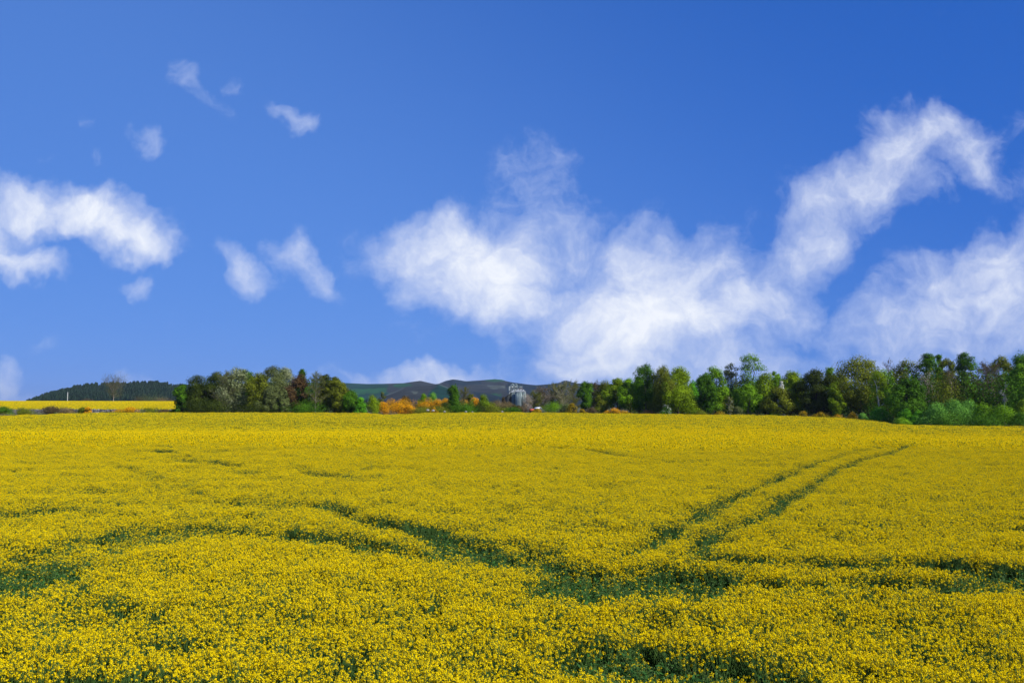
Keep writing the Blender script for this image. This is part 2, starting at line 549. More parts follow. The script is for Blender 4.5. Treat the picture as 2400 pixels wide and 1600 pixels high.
def cover_back(x, y):
    c = np.zeros(x.shape + (3,)) + HEATHER
    wob = (vnoise(x / 9, y / 3, 3) - 0.5)
    xx, yy = x + wob * 10, y + wob * 3
    c[inpoly(xx, yy, [(300, 880), (905, 880), (908, 908), (912, 935), (300, 960)])] = PLANT
    c[inpoly(xx, yy, [(820, 912), (905, 908), (910, 918), (820, 926)])] = PASTURE
    c[inpoly(xx, yy, [(920, 902), (960, 898), (968, 903), (925, 909)])] = PASTURE
    c[inpoly(xx, yy, [(1030, 885), (1130, 885), (1130, 900), (1055, 903)])] = DARKMOOR
    c[inpoly(xx, yy, [(1135, 886), (1185, 886), (1182, 893), (1140, 894)])] = PASTURE
    c[inpoly(xx, yy, [(1185, 888), (1400, 888), (1900, 900), (1900, 960), (1210, 960), (1190, 925)])] = DARKMOOR
    c[inpoly(xx, yy, [(1145, 904), (1185, 903), (1182, 909), (1150, 911)])] = ROCK
    c[inpoly(xx, yy, [(1150, 924), (1180, 922), (1172, 932), (1152, 933)])] = PASTURE
    return c


def cover_spur(x, y):
    c = np.zeros(x.shape + (3,)) + HEATHER
    wob = (vnoise(x / 6, y / 3, 3) - 0.5)
    xx, yy = x + wob * 4, y + wob * 2
    c[inpoly(xx, yy, [(1029, 897), (1051, 908), (1055, 945), (1000, 945), (1006, 920)])] = PLANT
    c[inpoly(x, y, [(904, 926), (925, 917.5), (946, 908.5), (947, 909.8), (926, 918.8), (905, 927.3)])] = TRACK
    c[inpoly(x, y, [(1028, 899), (1052, 908.5), (1051, 909.7), (1027, 900.2)])] = TRACK
    c[inpoly(xx, yy, [(966, 918), (980, 917), (978, 921), (968, 922)])] = ROCK
    c[inpoly(xx, yy, [(1100, 912), (1240, 905), (1240, 960), (1150, 960)])] = DARKMOOR
    return c


hill('mountain_range', [(300, 912), (430, 904), (600, 899), (700, 896), (805, 897), (860, 899.5), (900, 899), (945, 897.5), (965, 894.5), (985, 892), (1000, 895.5), (1020, 900),
     (1028, 899), (1045, 892), (1062, 888.5), (1080, 891), (1092, 893), (1120, 891.5), (1150, 889), (1160, 888), (1178, 890), (1187, 893), (1200, 895.5), (1225, 899),
     (1255, 902.5), (1290, 900), (1308, 897), (1316, 894.5), (1321, 891.8), (1328, 891.4), (1336, 894), (1350, 897.5), (1400, 901), (1500, 900), (1600, 905), (1800, 915), (2100, 935)],
     1900, 4200, 5600, 150, 2250, 900, 120, 1.35, (420, 70), M_MOOR, cover_back)
hill('heather_spur', [(800, 956), (860, 945), (905, 925), (925, 916.5), (945, 908), (965, 906), (985, 904.5), (1010, 903), (1028, 899.2), (1050, 908), (1075, 912), (1100, 915), (1160, 925), (1230, 938), (1330, 950), (1450, 956)],
     1500, 2900, 3600, 700, 1560, 400, 70, 1.2, (260, 34), M_MOOR, cover_spur)

WOOD = [(-500, 962), (40, 955), (60, 942), (69, 938), (96, 925), (122, 916), (153, 908), (184, 901), (214, 897), (226, 898.5), (231, 904), (241, 895), (271, 894), (306, 895), (335, 891), (361, 892),
        (386, 895), (404, 900), (424, 899), (470, 903), (540, 912), (620, 926), (760, 944), (1000, 957)]
M_FLOOR = mat('forest_floor', (0.02, 0.028, 0.012), (0.04, 0.035, 0.02), scale=0.2, rough=1.0)
hill('wooded_hill', WOOD, 860, 1300, 1700, -100, 960, 240, 60, 1.0, (200, 4), M_FLOOR, foot_py=951, lower=6.0)

# ------------------------------------------------------------------ trees: palettes and builders
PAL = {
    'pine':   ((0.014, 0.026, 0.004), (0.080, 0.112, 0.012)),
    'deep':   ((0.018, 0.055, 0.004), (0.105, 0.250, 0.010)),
    'green':  ((0.060, 0.145, 0.005), (0.220, 0.420, 0.012)),
    'bright': ((0.055, 0.190, 0.008), (0.180, 0.500, 0.020)),
    'fresh':  ((0.075, 0.210, 0.020), (0.250, 0.530, 0.080)),
    'olive':  ((0.062, 0.085, 0.006), (0.240, 0.275, 0.018)),
    'willow': ((0.085, 0.150, 0.004), (0.290, 0.420, 0.010)),
    'silver': ((0.085, 0.120, 0.030), (0.400, 0.440, 0.230)),
    'grey':   ((0.045, 0.062, 0.018), (0.190, 0.230, 0.070)),
    'brown':  ((0.060, 0.045, 0.018), (0.150, 0.115, 0.050)),
    'copper': ((0.060, 0.036, 0.014), (0.185, 0.115, 0.045)),
    'straw':  ((0.110, 0.085, 0.035), (0.290, 0.220, 0.100)),
    'gorse':  ((0.74, 0.330, 0.003), (0.95, 0.520, 0.008)),
    'gorsey': ((0.36, 0.230, 0.004), (0.62, 0.420, 0.010)),
    'gorseleaf': ((0.014, 0.030, 0.006), (0.045, 0.070, 0.014)),
    'blossom': ((0.45, 0.46, 0.40), (0.80, 0.80, 0.74)),
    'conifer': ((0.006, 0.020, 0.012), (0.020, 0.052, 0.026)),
}


def LM(p):
    return leafmat('foliage_' + p, *PAL[p], trans=0.28, rough=0.7, spec=0.04)


BARK = {'dark': ((0.020, 0.015, 0.010), (0.05, 0.04, 0.028)), 'grey': ((0.075, 0.068, 0.055), (0.17, 0.155, 0.125)),
        'birch': ((0.30, 0.29, 0.26), (0.72, 0.70, 0.65)), 'twig': ((0.070, 0.052, 0.034), (0.150, 0.115, 0.080)),
        'pale': ((0.22, 0.18, 0.13), (0.50, 0.43, 0.34))}


def BM(b):
    return mat('bark_' + b, *BARK[b], scale=1.4, rough=0.9, contrast=0.18)


def profile(kind, t):
    t = np.clip(t, 0, 1)
    if kind == 'dome':
        return np.sqrt(np.clip(1 - t ** 4.2, 0, 1)) * (0.72 + 0.28 * smooth(t / 0.35))
    if kind == 'oval':
        return np.sin(np.pi * (0.17 + 0.76 * t)) ** 0.6
    if kind == 'column':
        return np.sin(np.pi * (0.16 + 0.80 * t)) ** 0.45
    if kind == 'cone':
        return (1.02 - t) ** 0.8
    if kind == 'top':
        return (0.45 + 0.55 * smooth(t / 0.6)) * np.sqrt(np.clip(1 - t ** 5, 0, 1))
    if kind == 'weep':
        return np.sqrt(np.clip(1.03 - t ** 2.2, 0, 1))
    return np.sqrt(np.clip(1 - t ** 2, 0, 1))          # bush


def crown_geo(g, rng, h, wid, c0, prof, ncl, nl, ls, flat=0.8, lump=0.17, droop=0.0, mi=0, skin=0.55, lop=0.25):
    """leaf clumps through the crown's volume; returns the clump centres"""
    L = h * (1 - c0)
    cs, tones = [], []
    k0 = rng.uniform(0, 6.28)
    for k in range(ncl):
        t = (k + rng.uniform(0, 1)) / ncl if k % 2 else rng.uniform(0.05, 1.0)
        a = rng.uniform(0, 6.28)
        rmax = profile(prof, t) * wid / 2 * (1 + lop * math.sin(2 * a + k0) * 0.5 + lop * math.sin(7 * t + k0 + a))
        cr = wid * lump * rng.uniform(0.65, 1.35)
        rr = max(0.0, rmax - cr * 0.55) * rng.uniform(skin ** 2, 1) ** 0.5
        zc = h * c0 + cr * flat * 0.7 + max(L - cr * flat * 1.55, 0.1) * t
        c = np.array([rr * math.cos(a), rr * math.sin(a), max(zc, cr * 0.55)])
        n = max(12, int(nl * (cr / (wid * lump)) ** 2))
        d = norm(rng.normal(size=(n, 3)))
        u = rng.uniform(0.25, 1, n) ** 0.45
        bump = 1 + 0.35 * np.sin(d[:, 0] * 5 + k) * np.cos(d[:, 2] * 6 + d[:, 1] * 5)
        p = c + d * (cr * u * bump)[:, None] * [1, 1, flat] * (1 + 0.0)
        p[:, 2] -= droop * cr * rng.uniform(0, 1, n) ** 2 * 2.2
        p[:, 2] = np.maximum(p[:, 2], 0.05)
        out = norm(p - np.array([0, 0, h * (c0 + 0.35 * (1 - c0))]))
        nn = norm(d * 0.9 + out * 0.55 + rng.normal(size=(n, 3)) * 0.38 + [0, 0, 0.25])
        v, f = leaf_quads(p, nn, ls * rng.uniform(0.65, 1.3, n), rng, 0.62)
        tone = np.clip(rng.uniform(0.15, 0.85) + rng.normal(size=n) * 0.18, 0, 1)
        g.add(v, f, mi, np.repeat(tone, 4))
        cs.append(c)
    return np.array(cs)


def limbs_geo(g, rng, h, cs, r0, nlimb, top=0.85, k=5, lean=0.03):
    ts = np.linspace(0, 1, 7)
    off = np.cumsum(rng.normal(size=(7, 2)) * h * lean, 0) * ts[:, None]
    P = np.column_stack([off, ts * h * top])
    rad = r0 * (1 - 0.82 * ts)
    rad[0] *= 1.3
    v, f = tubes(P[:-1], P[1:], rad[:-1], rad[1:], k + 1)
    g.add(v, f, 0)
    if len(cs) == 0:
        return
    pick = rng.choice(len(cs), min(nlimb, len(cs)), replace=False)
    for c in cs[pick]:
        z0 = max(h * 0.10, c[2] - rng.uniform(0.25, 0.5) * np.linalg.norm(c[:2]) - 0.12 * h)
        z0 = min(z0, h * top * 0.95)
        b = np.array([np.interp(z0, P[:, 2], P[:, 0]), np.interp(z0, P[:, 2], P[:, 1]), z0])
        mid = (b + c) / 2 + [0, 0, -0.05 * h] + rng.normal(size=3) * 0.02 * h
        rb = np.interp(z0, P[:, 2], rad) * 0.5
        v, f = tubes([b, mid], [mid, c], [rb, rb * .65], [rb * .65, rb * .25], k)
        g.add(v, f, 0)


def place(px, top, D, base=None):
    """world position of a thing's foot and its height, from its photo column, its top row and its distance"""
    tx = float(slopes(px, 940)[0])
    zb = h1(tx * D, D) if base is None else float(ZC + slopes(px, base)[1] * D)
    zt = float(ZC + slopes(px, top)[1] * D)
    return (tx * D, D, zb), zt - zb


def leafy(name, cat, label, group, px, top, w_px, D, style, pal, bark='dark', seed=None, dens=1.0, c0=None, flowers=None):
    """a tree or shrub in leaf: an Empty at its foot with trunk and crown"""
    rng = np.random.default_rng(int(px * 7 + top * 13 + (seed or 0)))
    loc, h = place(px, top, D)
    wid = w_px * D / F * ({'trees of the left copse': 1.55, 'trees of the right hand wood': 1.36, 'orange gorse bushes of the bank': 1.55}.get(group, 1.15))
    ST = {  # profile, crown start, clumps, leaves, leaf size, flatness, lump, droop
        'broad': ('dome', 0.10, 46, 230, 0.20, 0.85, 0.165, 0.05), 'tall': ('oval', 0.08, 46, 220, 0.20, 0.9, 0.19, 0.05),
        'open': ('top', 0.25, 34, 105, 0.19, 0.7, 0.135, 0.1), 'weep': ('weep', 0.03, 64, 240, 0.19, 1.1, 0.14, 0.45),
        'pine': ('dome', 0.12, 70, 190, 0.17, 0.66, 0.165, 0.0), 'cone': ('cone', 0.04, 50, 150, 0.18, 0.7, 0.17, 0.1),
        'column': ('column', 0.03, 44, 170, 0.19, 1.0, 0.24, 0.0), 'bush': ('bush', 0.0, 26, 170, 0.15, 0.9, 0.20, 0.0),
        'airy': ('oval', 0.12, 40, 110, 0.17, 0.8, 0.16, 0.15), 'gorse': ('bush', 0.0, 22, 90, 0.13, 0.8, 0.19, 0.0),
    }[style]
    prof, c0_, ncl, nl, ls, flat, lump, droop = ST
    c0_ = c0_ if c0 is None else c0
    small = h < 5
    if wid > 14:
        ncl, ls = int(ncl * 1.35), ls * 1.05
        lump *= 0.85
    if small:
        ls *= 0.8
    root = tag(link(name, None, loc=loc), label, cat, group)
    cg = Geo()
    cs = crown_geo(cg, rng, h, wid, c0_, prof, ncl, nl * dens, ls, flat, lump, droop)
    if flowers:
        fg = Geo()
        fn = {'gorse': 1.0}.get(style, flowers[1])
        sub = cs[rng.uniform(size=len(cs)) < fn] if fn < 1 else cs
        for c in sub:
            n = int(230 * flowers[1]) if style == 'gorse' else 60
            cr = wid * lump * 1.12
            d = norm(rng.normal(size=(n, 3)) + [0, 0, 0.25])
            p = c + d * cr * rng.uniform(0.8, 1.08, (n, 1)) * [1, 1, flat]
            p[:, 2] = np.maximum(p[:, 2], 0.05)
            v, f = leaf_quads(p, norm(d + rng.normal(size=(n, 3)) * 0.4), ls * 0.8 * rng.uniform(0.6, 1.2, n), rng, 0.75)
            fg.add(v, f, 0, np.repeat(np.clip(rng.uniform(0.2, 0.8) + rng.normal(size=n) * 0.2, 0, 1), 4))
    tg = Geo()
    if cat in ('tree',):
        r0 = 0.016 * h + 0.05
        limbs_geo(tg, rng, h, cs, r0, 16, {'cone': 0.96, 'column': 0.9}.get(style, 0.82))
        link('trunk', tg.mesh('trunk', [BM(bark)]), root)
        cr_ = link('crown', cg.mesh('crown', [LM(pal)]), root)
    else:
        for k in range(6):
            c = cs[rng.integers(len(cs))]
            v, f = tubes([[c[0] * .12, c[1] * .12, -0.05]], [c], 0.05, 0.015, 4)
            tg.add(v, f, 0)
        link('stem', tg.mesh('stem', [BM(bark)]), root)
        cr_ = link('foliage', cg.mesh('foliage', [LM(pal)]), root)
    if flowers:
        link('blossom', fg.mesh('blossom', [LM(flowers[0])]), root)
    return root


def bare(name, label, group, px, top, w_px, D, bark='twig', prof='dome', c0=0.16, fine=1.0, buds=None, nl=15, trunk_bark=None, seed=0):
    """a tree still without leaves: trunk with limbs, and a crown of fine twigs"""
    rng = np.random.default_rng(int(px * 11 + top * 5 + seed))
    loc, h = place(px, top, D)
    wid = w_px * D / F
    root = tag(link(name, None, loc=loc), label, 'tree', group)
    tg, wg = Geo(), Geo()
    ts = np.linspace(0, 1, 9)
    off = np.cumsum(rng.normal(size=(9, 2)) * h * 0.018, 0) * ts[:, None]
    P = np.column_stack([off, ts * h * 0.93])
    r0 = 0.014 * h + 0.05
    rad = r0 * (1 - 0.9 * ts)
    v, f = tubes(P[:-1], P[1:], rad[:-1], rad[1:], 6)
    tg.add(v, f, 0)
    A0, A1, B0, B1 = [], [], [], []
    T0, T1, U0, U1 = [], [], [], []
    tips = []

    def grow(p, d, L, r, lev):
        n = 4 if lev < 2 else 2
        for i in range(n):
            d = norm(d + rng.normal(size=3) * 0.20 + np.array([0, 0, 0.10]))
            q_ = p + d * L / n
            r2 = r * (0.72 if lev < 2 else 0.75)
            (A0 if lev == 0 else T0).append(p); (A1 if lev == 0 else T1).append(q_)
            (B0 if lev == 0 else U0).append(r); (B1 if lev == 0 else U1).append(r2)
            if lev < 3:
                nb = {0: 3, 1: 2, 2: 1}[lev]
                for _ in range(nb):
                    dd = norm(d * 0.75 + rng.normal(size=3) * 0.62)
                    grow(p + (q_ - p) * rng.uniform(0.2, 1), dd, L * rng.uniform(0.32, 0.55), max(r2 * 0.55, 0.012), lev + 1)
            p, r = q_, r2
        tips.append(p)

    for k in range(int(nl * fine)):
        t = c0 + (0.98 - c0) * (k + rng.uniform(0, 1)) / (nl * fine)
        b = np.array([np.interp(t * 0.93 * h, P[:, 2], P[:, 0]), np.interp(t * 0.93 * h, P[:, 2], P[:, 1]), t * 0.93 * h * 0.93])
        a = k * 2.4 + rng.uniform(-.4, .4)
        u = (t - c0) / (1 - c0)
        L = max(profile(prof, u) * wid / 2, 0.12 * wid) * rng.uniform(0.85, 1.1)
        d = norm(np.array([math.cos(a), math.sin(a), 0.35 + 0.75 * u]))
        grow(b, d, L, max(0.04, np.interp(t, ts, rad) * 0.55), 0)
    v, f = tubes(A0, A1, B0, B1, 4)
    tg.add(v, f, 0)
    v, f = tubes(T0, T1, U0, U1, 3)
    wg.add(v, f, 0)
    mats = [BM(bark)]
    if buds:
        tp = np.array(T1)
        tp = tp[rng.uniform(size=len(tp)) < buds[1]]
        n = norm(rng.normal(size=tp.shape))
        v, f = leaf_quads(tp + rng.normal(size=tp.shape) * 0.12, n, 0.085 * rng.uniform(.6, 1.3, len(tp)), rng)
        wg.add(v, f, 1, np.repeat(rng.uniform(0, 1, len(tp)), 4))
        mats.append(LM(buds[0]))
    link('trunk', tg.mesh('trunk', [BM(trunk_bark or bark)]), root)
    link('twigs', wg.mesh('twigs', mats), root)
    return root


# ------------------------------------------------------------------ rapeseed crop (uncountable: one object)
M_PETAL = leafmat('rape_petal', (0.80, 0.585, 0.003), (0.93, 0.740, 0.007), trans=0.25, rough=0.7, inst=0.5, spec=0.0)
M_RLEAF = leafmat('rape_leaf', (0.026, 0.100, 0.018), (0.060, 0.175, 0.028), trans=0.25, rough=0.6, inst=0.6, spec=0.12)
M_RSTEM = leafmat('rape_stem', (0.05, 0.12, 0.025), (0.09, 0.17, 0.035), trans=0.1, rough=0.6, inst=0.6)
CROP_M = [M_PETAL, M_RLEAF, M_RSTEM]


def raceme(g, rng, base, tip, nf, fs, r):
    """a flower head: petals domed round the tip of its stalk"""
    N = nf
    u = rng.uniform(0, 1, N)
    d = norm(rng.normal(size=(N, 3)) * [1, 1, 0.8] + [0, 0, 0.35])
    c = tip + d * r * [1, 1, 1.15] * (0.55 + 0.45 * u[:, None]) - [0, 0, 0.3 * r]
    n = norm(d * 0.8 + rng.normal(size=(N, 3)) * 0.45 + [0, 0, 0.45])
    v, f = leaf_quads(c, n, fs * rng.uniform(0.75, 1.2, N), rng, 0.8)
    g.add(v, f, 0, np.repeat(rng.uniform(0.1, 0.9, N), 4))


def rape_plant(seed, h, nrac, flowers, nleaf, spread=0.2, ltop=0.80):
    rng = np.random.default_rng(seed)
    g = Geo()
    lean = rng.normal(size=2) * 0.05
    top = np.array([lean[0], lean[1], h])
    v, f = tubes([[0, 0, 0]], [top * [1, 1, 0.93]], 0.008, 0.004, 3)
    g.add(v, f, 2, 0.4)
    for k in range(nrac):
        a = rng.uniform(0, 2 * np.pi)
        rr = spread * math.sqrt(rng.uniform(0.02, 1)) if k else 0.0
        zt = h * (1.0 - 0.09 * (rr / spread) ** 1.5) + rng.normal() * 0.055
        tip = np.array([lean[0] + rr * math.cos(a), lean[1] + rr * math.sin(a), zt])
        st = np.array([lean[0] * .5, lean[1] * .5, h * rng.uniform(0.4, 0.65)])
        v, f = tubes([st], [tip], 0.005, 0.003, 3)
        g.add(v, f, 2, 0.6)
        if rng.uniform() < flowers:
            raceme(g, rng, st, tip, 15, 0.0092, rng.uniform(0.020, 0.031))
        else:
            c = tip + rng.normal(size=(5, 3)) * 0.02
            v, f = leaf_quads(c, norm(rng.normal(size=(5, 3)) + [0, 0, .5]), 0.014, rng)
            g.add(v, f, 2, 0.9)
    zz = rng.uniform(0.10, ltop, nleaf) * h
    a = rng.uniform(0, 2 * np.pi, nleaf)
    ln = rng.uniform(0.05, 0.10, nleaf) * (1.25 - 0.6 * zz / h)
    out = np.stack([np.cos(a), np.sin(a), rng.uniform(-0.3, 0.7, nleaf)], 1)
    c = np.stack([np.cos(a) * ln, np.sin(a) * ln, zz], 1) * [1.05, 1.05, 1] + rng.normal(size=(nleaf, 3)) * 0.05
    n = norm(np.stack([-np.cos(a) * 0.5, -np.sin(a) * 0.5, np.full(nleaf, 0.9)], 1) + rng.normal(size=(nleaf, 3)) * 0.35)
    t = norm(out - n * (out * n).sum(1, keepdims=True))
    b = np.cross(n, t)
    L = ln[:, None]
    vv = np.stack([c - t * L, c + b * L * 0.33, c + t * L - n * L * 0.25, c - b * L * 0.33], 1).reshape(-1, 3)
    g.add(vv, np.arange(nleaf * 4).reshape(-1, 4), 1, np.repeat(rng.uniform(0, 1, nleaf), 4))
    return g.mesh('rapeseed_plant', CROP_M)


def rape_clump(seed, size, n, nq, fs, r, h, nleaf, hz=0.06, topleaf=0.12):
    """many flower heads together, for the distance"""
    rng = np.random.default_rng(seed)
    g = Geo()
    xy = rng.uniform(-0.5, 0.5, (n, 2)) * size
    zt = h + rng.normal(size=n) * hz
    tip = np.repeat(np.column_stack([xy, zt]), nq, 0)
    d = norm(rng.normal(size=(n * nq, 3)) + [0, 0, 0.3])
    c = tip + d * r * [1, 1, 1.2]
    nn = norm(d * 0.7 + rng.normal(size=c.shape) * 0.4 + [0, 0, 0.4])
    v, f = leaf_quads(c, nn, fs * rng.uniform(0.7, 1.2, len(c)), rng, 0.8)
    g.add(v, f, 0, np.repeat(rng.uniform(0.1, 0.9, len(c)), 4))
    xy = rng.uniform(-0.5, 0.5, (nleaf, 2)) * size
    c = np.column_stack([xy, np.where(rng.uniform(size=nleaf) < topleaf, rng.uniform(0.96, 1.09, nleaf), rng.uniform(0.25, 0.93, nleaf)) * h])
    up = np.where(c[:, 2:3] > 0.94 * h, 0.1, 0.8)                    # buds and pods stand among the flowers, leaves lie lower
    v, f = leaf_quads(c, norm(rng.normal(size=c.shape) + up * [0, 0, 1]), (0.09 + 0.05 * size) * np.where(up[:, 0] < 0.5, 0.6, 1.0), rng, 0.5)
    g.add(v, f, 1, np.repeat(rng.uniform(0, 1, nleaf), 4))
    return g.mesh('rapeseed_clump', CROP_M)


protos = []
for k in range(8):                                                   # 0-7 flowering plants
    protos.append(rape_plant(10 + k, CROP * (0.96 + 0.02 * (k % 4)), 15 + k % 4, 0.98, 9, 0.27))
for k in range(4):                                                   # 8-11 green, hardly flowering plants
    protos.append(rape_plant(40 + k, 0.86 + 0.07 * k, 6, 0.22, 44, 0.18, 0.97))
for k in range(4):                                                   # 12-15 middle distance
    protos.append(rape_clump(60 + k, 0.55, 60, 6, 0.026, 0.040, CROP, 36, hz=0.07, topleaf=0.3))
for k in range(4):                                                   # 16-19 far
    protos.append(rape_clump(80 + k, 1.15, 90, 4, 0.040, 0.055, CROP, 120, hz=0.075, topleaf=0.6))


def gp(px, py, z=CROP + 0.08):
    """photo pixel -> ground x, y on a level at height z (the near field is flat)"""
    tx, tz = slopes(px, py)
    Y = (z - ZC) / float(tz)
    return (float(tx) * Y, Y)


# wheel tracks and gaps: (half width m, strength, photo points)
TRACKS = [
    (0.31, 0.95, [(2123, 1031), (2062, 1062), (1996, 1072), (1914, 1094), (1802, 1139), (1710, 1185), (1674, 1206), (1577, 1257), (1526, 1288), (1475, 1317)]),
    (0.37, 0.95, [(2169, 1030), (2108, 1067), (2026, 1086), (1965, 1109), (1914, 1139), (1853, 1180), (1802, 1221), (1736, 1247), (1685, 1268), (1649, 1294), (1620, 1330)]),
    (0.75, 1.0, [(850, 1232), (974, 1252), (1020, 1270), (1071, 1286), (1148, 1305), (1199, 1322), (1276, 1338), (1368, 1352)]),
    (0.6, 0.8, [(735, 1276), (860, 1294), (944, 1311), (1020, 1318)]),
    (0.75, 0.85, [(440, 1189), (540, 1187), (600, 1193), (640, 1200), (765, 1190), (837, 1237), (920, 1250), (974, 1252)]),
    (0.95, 0.9, [(380, 1071), (440, 1090), (540, 1098), (590, 1118), (660, 1116), (735, 1117), (800, 1127), (850, 1127)]),
    (0.35, 0.5, [(160, 1087), (300, 1106), (380, 1136), (430, 1146), (500, 1186), (560, 1192)]),
    (0.85, 0.95, [(-60, 1216), (20, 1216), (100, 1206), (180, 1210), (270, 1230), (360, 1243), (440, 1256), (560, 1262), (735, 1276)]),
    (0.45, 0.9, [(230, 1284), (300, 1290), (350, 1264), (400, 1235)]),
    (0.8, 0.8, [(1060, 1050), (1251, 1054), (1379, 1064), (1506, 1081), (1608, 1092), (1710, 1095), (1812, 1098), (1880, 1098)]),
    (0.90, 1.0, [(1640, 1330), (1761, 1332), (1880, 1337), (2037, 1342), (2118, 1342), (2260, 1350), (2420, 1358), (2600, 1365)]),
    (0.72, 0.97, [(1640, 1370), (1700, 1384), (1761, 1390), (1914, 1393), (2000, 1396), (2118, 1392), (2260, 1394), (2420, 1396), (2600, 1400)]),
    (0.30, 0.7, [(1770, 994), (1812, 995)]), (0.3, 0.5, [(1900, 1003), (1990, 1004)]),
    (0.3, 0.5, [(420, 998), (560, 1000), (700, 1004)]), (0.3, 0.4, [(1080, 1010), (1180, 1012)]),
]
# thin or stunted patches, as seen at the height of the flowers: (photo x0, x1, far row, near row, turn deg, strength)
PATCHES = [(-150, 150, 1300, 1385, 0, 1.0), (-500, -100, 1310, 1380, 0, 1.0), (1240, 1480, 1310, 1388, 0, 1.0), (1420, 1700, 1318, 1382, 0, 1.0), (1570, 1640, 1365, 1398, 0, .9),
           (1330, 1640, 1478, 1575, 0, .97), (1560, 1900, 1518, 1600, 6, .97), (1300, 1420, 1500, 1560, 0, .6),
           (-150, 210, 1572, 1680, 0, 1.0), (420, 600, 1580, 1660, 0, .9), (2150, 2210, 1500, 1540, 0, .7), (150, 420, 1225, 1310, 10, .62),
           (90, 330, 1245, 1320, 0, .6), (1000, 1300, 1265, 1335, 12, .5)]
segs = []
for hw, st, pts in TRACKS:
    g_ = [gp(*p, z=1.0) for p in pts]
    for a, b in zip(g_[:-1], g_[1:]):
        segs.append((a[0], a[1], b[0], b[1], hw, st))
pat = []
for x0, x1, yf, yn, rot, st in PATCHES:
    (ax, ay), (bx, by) = gp((x0 + x1) / 2, yf), gp((x0 + x1) / 2, yn)
    hw = abs(gp(x1, (yf + yn) / 2)[0] - gp(x0, (yf + yn) / 2)[0]) / 2
    pat.append(((ax + bx) / 2, (ay + by) / 2, hw, abs(ay - by) / 2, R(-rot), st))


def gap(x, y):
    nz = fbm(x * 0.9, y * 0.9, 31, 3) - 0.5
    nz2 = vnoise(x * 0.35, y * 0.35, 77)
    nz3 = fbm(x * 0.22, y * 0.4, 91, 2)
    lft = smooth((-0.14 - x / y) / 0.12)
    res = np.zeros_like(x)
    for ax, ay, bx, by, hw, st in segs:
        ex, ey = bx - ax, by - ay
        t = np.clip(((x - ax) * ex + (y - ay) * ey) / (ex * ex + ey * ey), 0, 1)
        d = np.hypot(x - ax - t * ex, y - ay - t * ey) + nz * 0.45
        w_ = hw * (0.6 + 0.9 * nz2)
        stl = np.clip(st * (1.0 - 0.8 * lft * smooth((nz3 - 0.40) / 0.2)), 0, 1)
        res = np.maximum(res, stl * (1 - smooth((d - w_ * 0.7) / 0.35)))
    for cx, cy, a, b, rot, st in pat:
        u = (x - cx) * math.cos(rot) + (y - cy) * math.sin(rot)
        v = -(x - cx) * math.sin(rot) + (y - cy) * math.cos(rot)
        d = np.hypot(u / a, v / b) - 0.12 + nz * 0.7
        res = np.maximum(res, st * (1 - smooth((d - 0.8) / 0.45)))
    return res


rng = np.random.default_rng(3)
PT, PV, PR, PS = [], [], [], []


def scatter(y0, y1, per_m2, kinds, half, greens=None, hvar=0.13, zsc=1.0, fade_in=0.0, fade_out=0.0):
    area = half * (y1 ** 2 - y0 ** 2) + 8 * (y1 - y0)
    n = int(area * per_m2)
    y = np.sqrt(rng.uniform(0, 1, n) * (y1 ** 2 - y0 ** 2) + y0 ** 2)
    x = rng.uniform(-1, 1, n) * (half * y + 3)
    ok = y < edge_dist(np.clip(x / y, -0.8, 0.8))
    if fade_in:
        ok &= rng.uniform(0, 1, n) < (y - y0) / fade_in
    if fade_out:
        ok &= rng.uniform(0, 1, n) < (y1 - y) / fade_out
    x, y = x[ok], y[ok]
    gp_ = gap(x, y)
    rnd = rng.uniform(0, 1, len(x))
    # ragged, wind-parted rows: stronger on the left
    leftness = smooth((0.1 - x / y) / 0.5)
    tx_n = fbm(x * 0.55, y * 0.9, 12, 3)
    thin = smooth((0.42 - tx_n) / 0.12) * (0.10 + 0.55 * leftness) + smooth((0.36 - fbm(x * 1.3, y * 1.3, 55, 2)) / 0.12) * 0.5
    keep = rnd > np.maximum(gp_ * 0.97, thin * 0.8)
    greens_here = (gp_ > 0.25) & (rnd < 0.9)
    hh = rng.normal(1.0, 0.035, len(x)) + hvar * (fbm(x / 2.2, y / 2.2, 4, 3) - 0.5) * 2 - 0.30 * gp_ - 0.10 * thin
    var = rng.choice(kinds, len(x))
    if greens is not None:
        is_g = ~keep & greens_here
        var = np.where(is_g, rng.choice(greens, len(x)), var)
        sel = keep | is_g
        hh = np.where(is_g, rng.uniform(0.72, 1.08, len(x)), hh)
    else:
        sel = keep
    x, y, hh, var = x[sel], y[sel], hh[sel] * zsc, var[sel]
    s_ = rng.uniform(0.92, 1.1, len(x))
    PT.append(np.column_stack([x, y, H(x, y) + 0.02]))
    PV.append(var)
    PR.append(np.column_stack([rng.normal(size=len(x)) * 0.05, rng.normal(size=len(x)) * 0.05, rng.uniform(0, 6.283, len(x))]))
    PS.append(np.column_stack([s_, s_, hh]))


scatter(6, 26, 29, range(0, 8), 0.74, range(8, 12))
scatter(26, 100, 23, range(0, 8), 0.74, range(8, 12), fade_out=30)
scatter(70, 165, 4.4, range(12, 16), 0.74, fade_in=30, fade_out=40)
scatter(125, 270, 1.35, range(16, 20), 0.76, fade_in=40)


